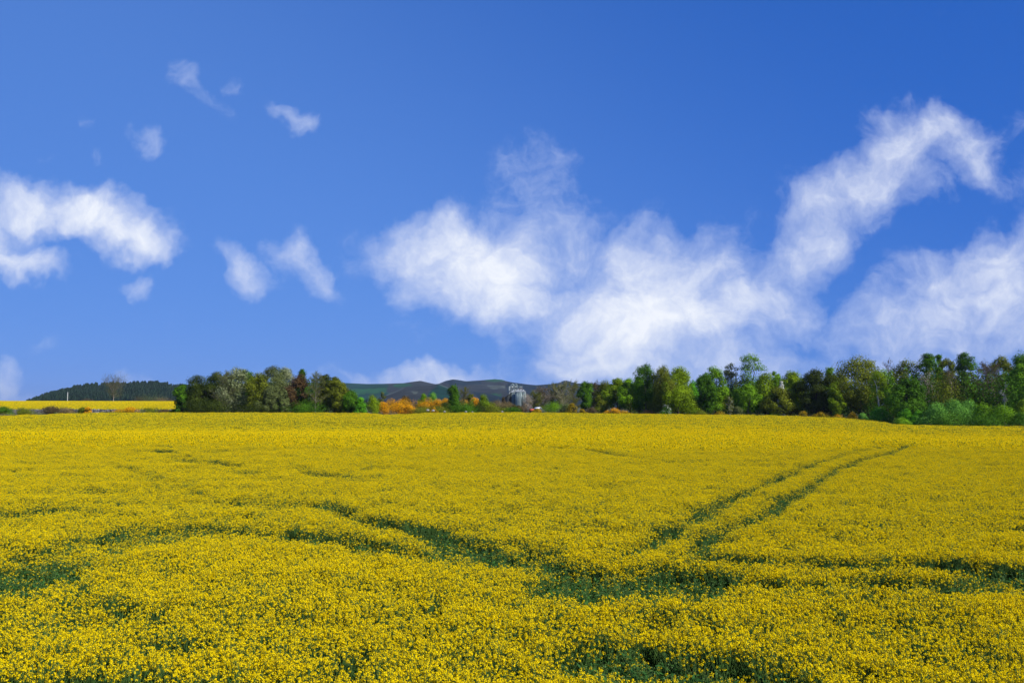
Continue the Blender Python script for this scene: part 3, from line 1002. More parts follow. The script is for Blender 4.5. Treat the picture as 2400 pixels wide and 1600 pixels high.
def crop_object(name, PT, PV, PR, PS, protos, proto_name='rapeseed_plant'):
    """one point cloud mesh whose geometry nodes set a plant on every point"""
    pts, var, rot, scl = (np.concatenate(a) for a in (PT, PV, PR, PS))
    me = bpy.data.meshes.new(name)
    me.vertices.add(len(pts))
    me.vertices.foreach_set('co', pts.astype(np.float32).ravel())
    a = me.attributes.new('variant', 'INT', 'POINT'); a.data.foreach_set('value', var.astype(np.int32))
    a = me.attributes.new('turn', 'FLOAT_VECTOR', 'POINT'); a.data.foreach_set('vector', rot.astype(np.float32).ravel())
    a = me.attributes.new('size', 'FLOAT_VECTOR', 'POINT'); a.data.foreach_set('vector', scl.astype(np.float32).ravel())
    o = link(name, me)
    ng = bpy.data.node_groups.new(name, 'GeometryNodeTree')
    ng.interface.new_socket('Geometry', in_out='INPUT', socket_type='NodeSocketGeometry')
    ng.interface.new_socket('Geometry', in_out='OUTPUT', socket_type='NodeSocketGeometry')
    t = NT(ng)
    gi = t.node('NodeGroupInput')
    go = t.node('NodeGroupOutput')
    infos = []
    for k in range(len(protos) - 1, -1, -1):
        po = bpy.data.objects.new(proto_name, protos[k])
        infos.append(t.node('GeometryNodeObjectInfo', {'Object': po, 'As Instance': True}))

    def attr(nm, tp):
        n = t.node('GeometryNodeInputNamedAttribute', {'Name': nm}, data_type=tp)
        return n.outputs[0]
    iop = t.node('GeometryNodeInstanceOnPoints', {'Pick Instance': True})
    t.l.new(gi.outputs[0], iop.inputs['Points'])
    join = t.node('GeometryNodeJoinGeometry')
    for n in infos:                                   # created last-to-first; a join lists its newest link first
        t.l.new(n.outputs['Geometry'], join.inputs[0])
    t.l.new(join.outputs[0], iop.inputs['Instance'])
    t.l.new(attr('variant', 'INT'), iop.inputs['Instance Index'])
    er = t.node('FunctionNodeEulerToRotation')
    t.l.new(attr('turn', 'FLOAT_VECTOR'), er.inputs[0])
    t.l.new(er.outputs[0], iop.inputs['Rotation'])
    t.l.new(attr('size', 'FLOAT_VECTOR'), iop.inputs['Scale'])
    t.l.new(iop.outputs[0], go.inputs[0])
    md = o.modifiers.new('plants', 'NODES')
    md.node_group = ng
    return o


crop = crop_object('rapeseed_crop', PT, PV, PR, PS, protos)
tag(crop, 'dense yellow flowering rapeseed crop filling the whole foreground field', 'crop', kind='stuff')

# ------------------------------------------------------------------ left copse
G1 = 'trees of the left copse'
leafy('broadleaf_tree', 'tree', 'low deep green tree at the left end of the copse, beside the far yellow field', G1, 424, 898, 22, 268, 'tall', 'deep', dens=0.9)
leafy('pine_tree', 'tree', 'blackish green pine at the left shoulder of the copse', G1, 462, 877, 56, 272, 'pine', 'pine', c0=0.05, dens=1.3)
leafy('pine_tree', 'tree', 'dark pine rising just left of the pale branched tree in the copse', G1, 508, 869, 44, 280, 'pine', 'pine', c0=0.08, dens=1.2)
bare('bare_tree', 'thinly leaved olive tree with pale forked limbs near the left of the copse', G1, 522, 867, 62, 267, 'grey', 'dome', 0.22, buds=('olive', 0.75))
leafy('whitebeam_tree', 'tree', 'silvery green tree with whitish top right of the pale forked tree', G1, 551, 858, 48, 270, 'tall', 'silver', dens=1.0)
leafy('pine_tree', 'tree', 'narrow dark pine standing behind the silvery green tree', G1, 574, 864, 34, 282, 'pine', 'deep')
leafy('broadleaf_tree', 'tree', 'olive green tree with dark trunk in the middle of the copse', G1, 604, 870, 46, 268, 'tall', 'olive', dens=1.0)
leafy('pine_tree', 'tree', 'grey green pine, tallest of the copse', G1, 640, 855, 52, 274, 'pine', 'grey', c0=0.12, dens=1.2)
leafy('whitebeam_tree', 'tree', 'pale whitish crown at the top of the copse right of the tallest pine', G1, 668, 858, 44, 282, 'dome' if False else 'broad', 'silver', dens=0.8)
leafy('broadleaf_tree', 'tree', 'small grey green tree at the front of the copse below the whitish crown', G1, 664, 910, 20, 265, 'tall', 'grey', dens=0.8)
leafy('broadleaf_tree', 'tree', 'low dark grey green tree leaning at the front centre of the copse', G1, 632, 905, 34, 265, 'tall', 'grey')
leafy('copper_tree', 'tree', 'reddish brown tree in the right half of the copse', G1, 698, 874, 34, 270, 'tall', 'copper', dens=0.8)
leafy('spruce_tree', 'tree', 'slim pointed dark spruce behind the reddish brown tree', G1, 707, 863, 28, 280, 'cone', 'deep')
bare('bare_tree', 'olive half leaved tree with whitish trunk in the right of the copse', G1, 739, 872, 56, 267, 'grey', 'oval', 0.2, buds=('olive', 0.9), trunk_bark='pale')
leafy('pine_tree', 'tree', 'dark pine just right of the whitish trunk, copse skyline', G1, 764, 876, 36, 278, 'pine', 'pine', dens=1.2)
leafy('pine_tree', 'tree', 'dark olive pine near the right shoulder of the copse', G1, 783, 882, 34, 274, 'pine', 'olive', c0=0.08, dens=1.1)
leafy('broadleaf_tree', 'tree', 'brownish olive tree at the right edge of the copse', G1, 798, 898, 30, 267, 'tall', 'olive')
leafy('ivy_tree', 'tree', 'low dark green tree just right of the copse, before the hills', G1, 822, 913, 34, 267, 'tall', 'deep', dens=1.2)
leafy('bush', 'bush', 'glossy bright green bush at the right foot of the copse', 'bushes right of the copse', 846, 929, 30, 264, 'bush', 'bright')
leafy('bush', 'bush', 'dull green bush between the copse and the brown bare soil', 'bushes right of the copse', 872, 924, 38, 266, 'bush', 'willow', dens=0.9)
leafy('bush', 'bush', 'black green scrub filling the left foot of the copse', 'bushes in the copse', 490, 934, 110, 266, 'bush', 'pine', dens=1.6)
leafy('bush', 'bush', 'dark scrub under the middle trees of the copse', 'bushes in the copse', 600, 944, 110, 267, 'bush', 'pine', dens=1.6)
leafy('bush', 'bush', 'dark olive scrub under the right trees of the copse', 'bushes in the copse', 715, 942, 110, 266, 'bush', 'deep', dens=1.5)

# ------------------------------------------------------------------ far left: lone tree, pole, wall and its bushes
bare('lone_tree', 'lone leafless tree with wide brown crown in front of the dark conifer hill', None, 266, 895, 72, 622, 'twig', 'top', 0.25, fine=1.0, nl=22, buds=('olive', 0.8), trunk_bark='pale')


def pole():
    loc, h = place(158, 919, 618)
    root = tag(link('pole', None, loc=loc), 'slim pale pole standing in the far yellow field before the conifer hill', 'pole')
    v, f = lathe([(0.24, -0.3), (0.22, h * 0.5), (0.18, h), (0.0, h + 0.02)], 10)
    link('shaft', Geo().add(v, f).mesh('shaft', [mat('pole_paint', (0.42, 0.44, 0.42), (0.56, 0.57, 0.54), scale=1.0)]), root)
    v, f = lathe([(0.27, h + 0.02), (0.27, h + 0.15), (0.0, h + 0.32)], 10)
    link('cap', Geo().add(v, f).mesh('cap', [mat('pole_cap', (0.20, 0.21, 0.21), rough=0.6)]), root)


pole()


def stone_wall():
    rng = np.random.default_rng(9)
    g = Geo()
    D = 287.0
    xs_ = np.arange(float(slopes(-420, 955)[0]) * D, float(slopes(432, 955)[0]) * D, 0.62)
    for x in xs_:
        z = h1(x, D) - 0.15
        for r in range(4):
            hh = 0.36 * rng.uniform(0.85, 1.15)
            w_ = rng.uniform(0.5, 0.75)
            v, f = box((x + rng.uniform(-.12, .12), D + rng.uniform(-.06, .06), z + hh / 2), (w_, 0.55 - 0.06 * r, hh * 0.97), rng.uniform(-.12, .12))
            v = v + rng.normal(size=v.shape) * 0.035
            g.add(v, f, 0, rng.uniform(0, 1))
            z += hh
    m = leafmat('dry_stone', (0.09, 0.088, 0.08), (0.34, 0.33, 0.30), trans=0.0, rough=0.95)
    tag(link('stone_wall', g.mesh('stone_wall', [m])), 'long low grey dry stone wall between the two yellow fields on the left', 'wall')


stone_wall()
G2 = 'bushes along the stone wall'
for px, top, w_, D, pal, st, fl, lab in [
    (8, 951, 34, 282, 'deep', 'bush', None, 'dark green bush at the left end of the stone wall'),
    (58, 960, 40, 276, 'olive', 'bush', None, 'low olive bush in front of the wall near its left end'),
    (122, 951, 44, 281, 'brown', 'bush', None, 'brown leafless looking bush on the wall below the pole'),
    (160, 959, 40, 277, 'straw', 'bush', None, 'straw coloured tuft before the wall right of the brown bush'),
    (197, 953, 24, 281, 'olive', 'bush', None, 'small olive bush touching the small orange gorse on the wall'),
    (207, 953, 16, 279, 'gorseleaf', 'gorse', ('gorse', 0.9), 'small orange gorse on the wall below and left of the lone tree'),
    (284, 960, 34, 279, 'olive', 'gorse', ('gorse', 0.35), 'low half flowering gorse against the wall under the lone tree'),
    (306, 954, 34, 280, 'gorseleaf', 'gorse', ('gorse', 1.0), 'largest orange gorse on the stone wall, right of the lone tree'),
    (352, 962, 44, 279, 'olive', 'bush', None, 'low olive scrub before the right half of the wall'),
    (386, 959, 30, 281, 'brown', 'bush', None, 'brown scrub near the right end of the wall'),
    (409, 958, 26, 279, 'olive', 'bush', None, 'olive bush at the right end of the wall beside the copse')]:
    cat = 'gorse bush' if fl else 'bush'
    leafy('gorse_bush' if fl else 'bush', cat, lab, G2, px, top, w_, D, st, pal, 'twig', flowers=fl)
G3 = 'scrub at the foot of the conifer hill'
for px, top, w_, pal, lab in [(205, 935, 26, 'brown', 'brown scrub at the foot of the conifer hill left of the lone tree'),
                              (330, 936, 46, 'brown', 'reddish brown scrub at the foot of the hill right of the lone tree'),
                              (378, 935, 44, 'straw', 'tawny scrub at the far field\'s edge close to the copse'),
                              (350, 931, 60, 'grey', 'greyish scrub between the tawny scrub and the conifers')]:
    leafy('bush', 'bush', lab, G3, px, top, w_, 660, 'bush', pal, 'twig')

# ------------------------------------------------------------------ centre: gorse bank, trees, mound
G4 = 'orange gorse bushes of the bank'
for px, top, w_, D, fl, lab in [
    (896, 941, 22, 290, 1.2, 'orange gorse at the left end of the bank, beside the dull green bush'),
    (917, 936, 36, 300, 1.2, 'orange gorse above the left end of the brown soil'),
    (934, 944, 40, 286, 1.3, 'orange gorse low at the front of the bank, brown soil under it'),
    (948, 934, 42, 306, 1.0, 'orange gorse at the back of the bank below the pale hill track'),
    (957, 949, 26, 284, 1.2, 'small orange gorse at the right of the front row, above the brown soil'),
    (977, 938, 44, 300, 0.3, 'mostly dark green gorse with few flowers in the middle of the bank'),
    (1003, 934, 34, 302, 1.2, 'orange gorse below the two round green bushes'),
    (1025, 936, 30, 298, 1.0, 'orange gorse between the round bushes and the column tree'),
    (1043, 934, 26, 306, 1.1, 'orange gorse touching the left side of the column tree'),
    (1018, 955, 14, 272, 1.0, 'tiny orange gorse alone on the green grass bank'),
    (1090, 934, 28, 306, 0.7, 'orange gorse just right of the column tree'),
    (1109, 932, 26, 304, 1.2, 'bright orange gorse left of the round olive bush')]:
    leafy('gorse_bush', 'gorse bush', lab, G4, px, top, w_, D, 'gorse', 'gorseleaf', 'twig', flowers=('gorse', fl))
G5 = 'bushes and trees behind the gorse bank'
leafy('round_bush', 'bush', 'dark green round bush, left of the pair above the gorse', G5, 992, 920, 24, 318, 'bush', 'green')
leafy('round_bush', 'bush', 'pale green round bush, right of the pair above the gorse', G5, 1015, 917, 28, 316, 'bush', 'fresh', dens=0.9)
leafy('column_tree', 'tree', 'dense dark green column shaped tree standing alone before the hills', G5, 1062, 899, 29, 285, 'column', 'deep', c0=0.0, dens=1.2)
bare('bare_tree', 'thin leafless tree just right of the column tree', G5, 1086, 905, 34, 292, 'twig', 'oval', 0.25, fine=0.8, buds=('olive', 0.35))
leafy('sapling', 'tree', 'small thin olive tree between the bare tree and the round olive bush', G5, 1102, 921, 20, 296, 'airy', 'olive', 'grey', dens=0.6)
leafy('round_bush', 'bush', 'round olive green bush between the orange gorse and the straw mound', G5, 1132, 923, 34, 286, 'bush', 'willow', dens=1.3)
leafy('bush', 'bush', 'black green leaves standing in for the shadow under the round olive bush', G5, 1122, 946, 40, 281, 'bush', 'pine', dens=1.2)  # near-black leaf mass added in place of the round bush's shadow
leafy('bush', 'bush', 'dark leaves standing in for the shadow at the left foot of the column tree', G5, 1043, 941, 34, 281, 'bush', 'pine', dens=1.2)  # dark leaf colour put where the column tree casts its shadow
leafy('sapling', 'tree', 'slim pale stemmed sapling beside the dull green bush, before the hills', G5, 896, 917, 13, 300, 'airy', 'grey', 'birch', dens=0.5)
leafy('bush', 'bush', 'brownish bush behind the gorse on the heather slope', G5, 950, 926, 26, 330, 'airy', 'brown', 'twig', dens=0.6)
G6 = 'tufts on the straw mound'
for px, top, w_, D, pal, lab in [
    (1165, 935, 44, 330, 'straw', 'straw coloured scrub at the left of the mound by the silos'),
    (1190, 940, 36, 326, 'straw', 'straw coloured scrub on the mound directly left of the silos'),
    (1150, 940, 24, 322, 'olive', 'olive scrub between the round bush and the straw mound'),
    (1205, 948, 24, 318, 'brown', 'low brown scrub at the foot of the silos'),
    (1214, 949, 20, 300, 'brown', 'tangled brown scrub in front of the front silo base'),
    (1230, 944, 20, 305, 'straw', 'pale twiggy scrub in front of the right end silo'),
    (1180, 929, 14, 390, 'brown', 'small reddish brown bush by the dark lean-to of the silos')]:
    leafy('bush', 'bush', lab, G6, px, top, w_, D, 'bush', pal, 'twig', dens=0.9)
for k, (px, w_, top, lab) in enumerate([(1030, 60, 954, 'grass green low bush on the bank below the column tree'), (1095, 60, 956, 'grass green low bush on the bank below the bare tree'),
                                        (1158, 60, 951, 'grass green low bush before the straw mound'), (1196, 46, 954, 'grass green low bush before the silos'),
                                        (985, 50, 957, 'grass green low bush right of the brown soil'), (1075, 90, 949, 'grass green low bush right behind the foot of the column tree')]):
    leafy('bush', 'bush', lab, 'green bushes on the grass bank', px, top, w_, 274 + 2 * k, 'bush', 'deep' if k % 2 else 'olive', dens=1.1)

# ------------------------------------------------------------------ bare grove and middle trees
G7 = 'leafless trees of the grove right of the silos'
for px, top, w_, D, bk, bu, lab in [
    (1237, 925, 26, 300, 'pale', None, 'small pale twisted leafless tree right in front of the silos'),
    (1256, 923, 34, 315, 'twig', ('olive', .5), 'leafless brown tree at the low left end of the grove'),
    (1275, 912, 40, 318, 'pale', ('brown', .4), 'leafless tree with pale slanting stems left in the grove'),
    (1298, 905, 42, 322, 'twig', ('olive', .3), 'leafless brown tree third from the left of the grove'),
    (1320, 900, 44, 318, 'pale', ('olive', .3), 'leafless tree with pale upright stems in the middle of the grove'),
    (1344, 897, 42, 322, 'twig', ('olive', .4), 'tallest leafless brown tree of the grove, left of the ivy clad tree'),
    (1396, 895, 40, 312, 'twig', ('brown', .5), 'leafless tree with bud haze right of the ivy clad tree')]:
    bare('bare_tree', lab, G7, px, top, w_ * 1.3, D, bk, 'dome', 0.06, fine=1.1, buds=bu and (bu[0], 1.0))
G8 = 'trees of the right hand wood'
for row in [
    ('ivy_tree', 'narrow dark green ivy clad tree with white stems among the bare grove', 1372, 893, 30, 300, 'tall', 'deep', 'birch', 1.0),
    ('broadleaf_tree', 'greyish olive tree left of the middle green group', 1421, 889, 42, 300, 'tall', 'olive', 'dark', 1.0),
    ('broadleaf_tree', 'mid green rounded tree in the middle group, left half', 1446, 884, 46, 290, 'broad', 'willow', 'dark', 1.0),
    ('broadleaf_tree', 'mid green rounded tree in the middle group touching the tall dark tree', 1476, 884, 44, 286, 'broad', 'green', 'dark', 1.0),
    ('oak_tree', 'tall dark green tree with knobbly top left of the big willow', 1513, 849, 52, 272, 'tall', 'deep', 'grey', 1.2),
    ('oak_tree', 'lower dark green tree pressed against the left side of the tall dark tree', 1497, 880, 30, 276, 'tall', 'green', 'dark', 1.0),
    ('willow_tree', 'darker left one of the two big willows grown together, round top', 1556, 852, 60, 266, 'weep', 'olive', 'dark', 1.2),
    ('willow_tree', 'yellow green right one of the two big willows, beside the sky gap', 1590, 854, 66, 264, 'weep', 'willow', 'dark', 1.3),
    ('broadleaf_tree', 'small bright green tree in the sky gap right of the willow', 1626, 891, 26, 300, 'tall', 'bright', 'dark', 1.0),
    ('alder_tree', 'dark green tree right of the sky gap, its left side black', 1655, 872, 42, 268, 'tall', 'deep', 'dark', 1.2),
    ('alder_tree', 'taller green tree right of the sky gap', 1677, 854, 44, 272, 'tall', 'green', 'dark', 1.0),
    ('birch_tree', 'thin greyish green birch with sky showing through its rounded top', 1716, 849, 46, 280, 'open', 'grey', 'grey', 1.25),
    ('birch_tree', 'tallest airy tree of the wood with flat clumped top and sky gaps', 1764, 826, 64, 276, 'open', 'green', 'grey', 1.35),
    ('broadleaf_tree', 'bright mid green tree under the tallest airy tree', 1752, 898, 56, 262, 'broad', 'green', 'grey', 1.1),
    ('broadleaf_tree', 'yellow green tree right below the tallest airy tree', 1793, 870, 50, 266, 'tall', 'willow', 'dark', 1.0),
    ('broadleaf_tree', 'dark green small crowned tree on the skyline right of the tallest tree', 1818, 869, 32, 285, 'tall', 'green', 'dark', 1.0),
    ('broadleaf_tree', 'rounded yellow green tree left of the dark pine', 1852, 866, 54, 262, 'broad', 'willow', 'dark', 1.2),
    ('broadleaf_tree', 'low yellow green tree left below the rounded tree, dull leaves', 1822, 905, 50, 258, 'broad', 'olive', 'dark', 1.0),
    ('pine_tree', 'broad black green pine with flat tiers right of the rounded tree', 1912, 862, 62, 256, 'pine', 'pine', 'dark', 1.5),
    ('broadleaf_tree', 'small green crown on the skyline between the dark pine and the big oak', 1947, 859, 30, 275, 'tall', 'green', 'dark', 1.0),
    ('broadleaf_tree', 'narrow yellow green tree against the right side of the dark pine', 1958, 893, 30, 250, 'tall', 'willow', 'dark', 0.9),
    ('oak_tree', 'big olive brown oak with wide domed crown', 2014, 830, 100, 254, 'broad', 'olive', 'dark', 1.3),
    ('birch_tree', 'white stemmed birch at the right side of the big oak', 2062, 866, 46, 236, 'airy', 'willow', 'birch', 1.1),
    ('birch_tree', 'second white stemmed birch, left of the black shaded tree', 2080, 860, 44, 238, 'airy', 'green', 'birch', 1.1),
    ('beech_tree', 'brownish olive tree behind the black shaded tree', 2126, 838, 62, 258, 'broad', 'olive', 'grey', 1.1),
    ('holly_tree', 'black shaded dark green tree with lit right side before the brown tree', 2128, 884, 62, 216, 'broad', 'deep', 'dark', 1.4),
    ('pine_tree', 'dark green pine with stepped top between the brown tree and the bare trees', 2176, 826, 50, 256, 'pine', 'deep', 'dark', 1.3),
    ('pine_tree', 'slender dark pine right of the stepped pine on the skyline', 2204, 829, 28, 268, 'cone', 'deep', 'dark', 1.0),
    ('broadleaf_tree', 'olive crown on the skyline behind the two pale bare trees', 2222, 836, 44, 262, 'broad', 'olive', 'dark', 1.1),
    ('pine_tree', 'tall dark green pine left of the biggest bare tree', 2266, 825, 52, 244, 'pine', 'deep', 'grey', 1.5),
    ('broadleaf_tree', 'olive tree on the skyline above the dead white tree', 2352, 832, 50, 262, 'broad', 'olive', 'dark', 1.1),
    ('broadleaf_tree', 'dark green tree at the right edge of the picture, skyline', 2396, 823, 56, 240, 'tall', 'deep', 'dark', 1.2),
    ('broadleaf_tree', 'mid green tree at the right edge below the dark crown', 2392, 850, 40, 228, 'broad', 'green', 'dark', 1.1),
]:
    nm, lab, px, top, w_, D, st, pal, bk, dn = row
    leafy(nm, 'tree', lab, G8, px, top, w_, D, st, pal, bk, dens=dn)
G9 = 'bare trees of the right hand wood'
for px, top, w_, D, bk, bu, lab, tb in [
    (2086, 826, 46, 262, 'twig', None, 'leafless twiggy crown showing above the white stemmed birches', None),
    (2180, 862, 56, 228, 'pale', None, 'pale leafless tree, left of the pair before the dark pines', None),
    (2230, 860, 56, 226, 'twig', ('brown', .3), 'pinkish brown leafless tree, right of the pair before the dark pines', 'pale'),
    (2300, 840, 66, 226, 'twig', ('brown', .4), 'large leafless brown tree right of the tall dark pine', None),
    (2334, 836, 78, 228, 'twig', ('brown', .5), 'largest leafless brown tree with pale trunk near the right edge', 'pale'),
    (1710, 925, 22, 256, 'birch', ('olive', .5), 'small white stemmed bare tree at the field edge below the thin birch', None)]:
    bare('bare_tree', lab, G9, px, top, w_, D, bk, 'dome', 0.14, buds=bu, trunk_bark=tb)
bare('dead_tree', 'dead white branched tree behind the green willow bushes', None, 2354, 888, 34, 214, 'birch', 'top', 0.2, fine=0.4)

# ------------------------------------------------------------------ shrubs along the wood edge
G10 = 'shrubs along the edge of the wood'
for px, top, w_, D, pal, st, fl, dn, lab in [
    (1302, 938, 60, 288, 'green', 'bush', None, 1.2, 'large dull green shrub at the foot of the bare grove'),
    (1326, 946, 34, 282, 'grey', 'bush', None, 0.9, 'greyish shrub right of the large dull green shrub'),
    (1259, 957, 22, 276, 'gorseleaf', 'gorse', ('gorsey', 1.0), 1, 'yellow gorse right of the red roofed shed'),
    (1341, 944, 24, 274, 'gorseleaf', 'gorse', ('gorsey', .6), 1, 'tall yellow gorse at the foot of the bare grove'),
    (1364, 958, 22, 270, 'gorseleaf', 'gorse', ('gorsey', .7), 1, 'low yellow gorse left of the brown bramble heap'),
    (1386, 953, 30, 274, 'brown', 'bush', None, 1, 'rounded brown bramble heap below the ivy clad tree'),
    (1408, 936, 34, 282, 'olive', 'bush', None, 1, 'dull olive shrub right of the brown bramble heap'),
    (1438, 957, 36, 270, 'gorseleaf', 'gorse', ('gorse', .8), 1, 'orange yellow gorse below the mid green group'),
    (1462, 962, 30, 268, 'olive', 'gorse', ('gorse', .4), 1, 'low half flowered gorse left of the tall dark tree'),
    (1518, 960, 34, 264, 'brown', 'bush', None, 1, 'low brown shrub under the tall dark tree'),
    (1560, 950, 28, 258, 'deep', 'bush', ('blossom', .5), 1, 'white blossoming shrub at the foot of the willow'),
    (1642, 960, 30, 256, 'olive', 'bush', None, 1, 'low olive shrub at the field edge under the sky gap'),
    (1688, 964, 34, 254, 'gorseleaf', 'gorse', ('gorsey', .5), 1, 'yellow gorse at the field edge left of the white stemmed bare tree'),
    (1728, 952, 30, 256, 'grey', 'bush', None, 1, 'small greyish shrub right of the white stemmed bare tree'),
    (1832, 891, 18, 258, 'blossom', 'bush', None, .5, 'pale blossoming crown among the yellow green trees'),
    (1882, 964, 26, 246, 'gorseleaf', 'gorse', ('gorsey', .5), 1, 'yellow gorse at the left foot of the dark pine'),
    (1923, 966, 40, 244, 'gorseleaf', 'gorse', ('gorsey', .6), 1, 'low yellowish gorse under the dark pine'),
    (1962, 972, 30, 240, 'olive', 'gorse', ('gorse', .25), 1, 'low olive shrub with few flowers right of the dark pine'),
    (1997, 965, 22, 236, 'gorseleaf', 'gorse', ('gorsey', .5), 1, 'yellow gorse under the big oak'),
    (2022, 966, 26, 226, 'fresh', 'bush', None, 1, 'small fresh green shrub left of the bright shrub below the oak'),
    (2060, 951, 52, 222, 'bright', 'bush', None, 1.2, 'bright green shrub below the white stemmed birches'),
    (2122, 957, 40, 206, 'bright', 'bush', None, 1.2, 'bright green shrub with lit top before the black shaded tree'),
    (2152, 960, 32, 204, 'bright', 'bush', None, 1.2, 'smaller bright green shrub just left of the silvery willow bushes'),
    (2112, 976, 44, 203, 'green', 'bush', None, 1.2, 'low green shrub on the field edge before the black shaded tree'),
    (2192, 940, 62, 202, 'fresh', 'bush', None, 1.3, 'silvery green willow bush, leftmost of the long row before the bare trees'),
    (2232, 934, 70, 204, 'fresh', 'bush', None, 1.3, 'tallest silvery green willow bush in the middle of the row before the bare trees'),
    (2270, 936, 60, 206, 'fresh', 'bush', None, 1.3, 'silvery green willow bush right of the tallest one, under the brown bare trees'),
    (2302, 942, 60, 203, 'green', 'bush', None, 1.3, 'plain green rounded shrub right of the silvery willow bushes'),
    (2345, 945, 70, 200, 'green', 'bush', None, 1.3, 'large rounded green shrub under the dead white tree'),
    (2396, 932, 46, 206, 'willow', 'bush', None, 1.2, 'yellow green shrub at the right edge of the picture'),
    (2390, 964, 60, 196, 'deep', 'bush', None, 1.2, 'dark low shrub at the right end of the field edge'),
    (2210, 972, 120, 198, 'deep', 'bush', None, 1.2, 'dark low shrub below the silvery willow bushes'),
    (2300, 976, 110, 196, 'deep', 'bush', None, 1.2, 'dark low shrub on the field edge below the rounded green shrubs')]:
    cat = 'gorse bush' if st == 'gorse' else 'bush'
    leafy('gorse_bush' if st == 'gorse' else 'shrub', cat, lab, G10, px, top, w_, D, st, pal, 'twig', dens=dn, flowers=fl)

# ------------------------------------------------------------------ the wood's depth, undergrowth, far conifers (uncountable)
def leafy_mass(name, label, cat, spots, pal, ls, seed):
    """spots: x, y, z0, height, half width"""
    rng = np.random.default_rng(seed)
    g = Geo()
    for (x, y, z0, hh, hw, n, mi) in spots:
        d = norm(rng.normal(size=(n, 3)))
        u = rng.uniform(0, 1, n) ** 0.4
        p = np.array([x, y, z0 + hh * 0.42]) + d * u[:, None] * [hw, hw, hh * 0.58]
        nn = norm(d + rng.normal(size=(n, 3)) * 0.6)
        v, f = leaf_quads(p, nn, ls * rng.uniform(0.6, 1.3, n), rng)
        g.add(v, f, mi, np.repeat(np.clip(rng.uniform(0.1, 0.9) + rng.normal(size=n) * .15, 0, 1), 4))
    return tag(link(name, g.mesh(name, [LM(p_) for p_ in pal])), label, cat, kind='stuff')


rng = np.random.default_rng(21)
sp = []
for px in np.arange(880, 2560, 9.0):
    for row in range(2):
        p_ = px + rng.uniform(-6, 6)
        tx = float(slopes(p_, 960)[0])
        D = float(edge_dist(tx)) + 2.5 + 3.5 * row + rng.uniform(-1, 1)
        if 885 < p_ < 1015:
            continue
        hh = rng.uniform(0.5, 1.3) + 0.5 * row if p_ > 1240 else rng.uniform(0.3, 0.8)
        sp.append((tx * D, D, h1(tx * D, D), hh + 0.4, rng.uniform(0.7, 1.5), 70, int(rng.choice([0, 1, 2, 3], p=[.35, .3, .2, .15]) if p_ > 1240 else rng.choice([0, 3, 4], p=[.1, .1, .8]))))
for px in np.arange(-420, 430, 6.0):
    tx = float(slopes(px, 960)[0])
    D = rng.uniform(float(edge_dist(tx)) + 4, 286)
    sp.append((tx * D, D, h1(tx * D, D), rng.uniform(0.5, 1.1), rng.uniform(0.8, 1.6), 60, int(rng.choice([0, 2, 3, 4], p=[.35, .2, .3, .15]))))
leafy_mass('undergrowth', 'low tangled olive and brown undergrowth along the far edge of the field', 'undergrowth', sp, ['olive', 'deep', 'brown', 'grey', 'green'], 0.14, 5)
sp = []
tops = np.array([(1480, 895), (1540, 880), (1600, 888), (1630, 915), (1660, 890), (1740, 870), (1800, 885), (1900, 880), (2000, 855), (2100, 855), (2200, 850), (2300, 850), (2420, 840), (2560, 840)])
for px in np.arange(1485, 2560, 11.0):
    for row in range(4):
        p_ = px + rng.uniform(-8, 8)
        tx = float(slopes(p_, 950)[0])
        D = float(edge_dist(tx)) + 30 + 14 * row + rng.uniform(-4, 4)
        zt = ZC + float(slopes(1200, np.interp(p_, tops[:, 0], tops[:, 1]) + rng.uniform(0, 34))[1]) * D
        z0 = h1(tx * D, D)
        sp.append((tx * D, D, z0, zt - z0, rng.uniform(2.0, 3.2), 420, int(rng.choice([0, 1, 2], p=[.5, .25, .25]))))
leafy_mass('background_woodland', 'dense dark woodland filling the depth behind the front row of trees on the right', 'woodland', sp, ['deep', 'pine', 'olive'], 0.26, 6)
sp = []
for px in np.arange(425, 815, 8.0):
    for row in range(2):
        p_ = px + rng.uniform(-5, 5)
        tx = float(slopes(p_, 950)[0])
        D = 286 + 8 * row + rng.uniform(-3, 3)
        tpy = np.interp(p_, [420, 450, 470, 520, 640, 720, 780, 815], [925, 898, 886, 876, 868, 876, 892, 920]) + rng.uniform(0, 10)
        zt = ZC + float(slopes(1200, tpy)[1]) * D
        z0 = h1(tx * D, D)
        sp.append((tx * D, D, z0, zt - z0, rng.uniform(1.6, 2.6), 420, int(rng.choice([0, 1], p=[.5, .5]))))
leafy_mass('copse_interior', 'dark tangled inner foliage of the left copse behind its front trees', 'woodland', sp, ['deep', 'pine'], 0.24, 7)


def conifer_proto(seed, h):
    rng = np.random.default_rng(seed)
    g = Geo()
    n = 420
    t = rng.uniform(0, 1, n) ** 0.8
    a = rng.uniform(0, 6.28, n)
    r = (1.03 - t) ** 0.55 * h * 0.40 * (0.72 + 0.28 * np.abs(np.sin(t * 26))) * rng.uniform(0.6, 1.0, n)
    p = np.column_stack([r * np.cos(a), r * np.sin(a), h * (0.06 + 0.94 * t)])
    nn = norm(np.column_stack([np.cos(a), np.sin(a), np.full(n, 0.55)]) + rng.normal(size=(n, 3)) * 0.4)
    v, f = leaf_quads(p, nn, 0.5 * rng.uniform(0.6, 1.2, n), rng, 0.55)
    g.add(v, f, 0, np.repeat(rng.uniform(0, 1, n), 4))
    v, f = tubes([[0, 0, -.5]], [[0, 0, h * 0.9]], 0.16, 0.04, 5)
    g.add(v, f, 1)
    return g.mesh('conifer_tree', [leafmat('foliage_far_conifer', *PAL['conifer'], trans=0.1, inst=0.8), BM('dark')])


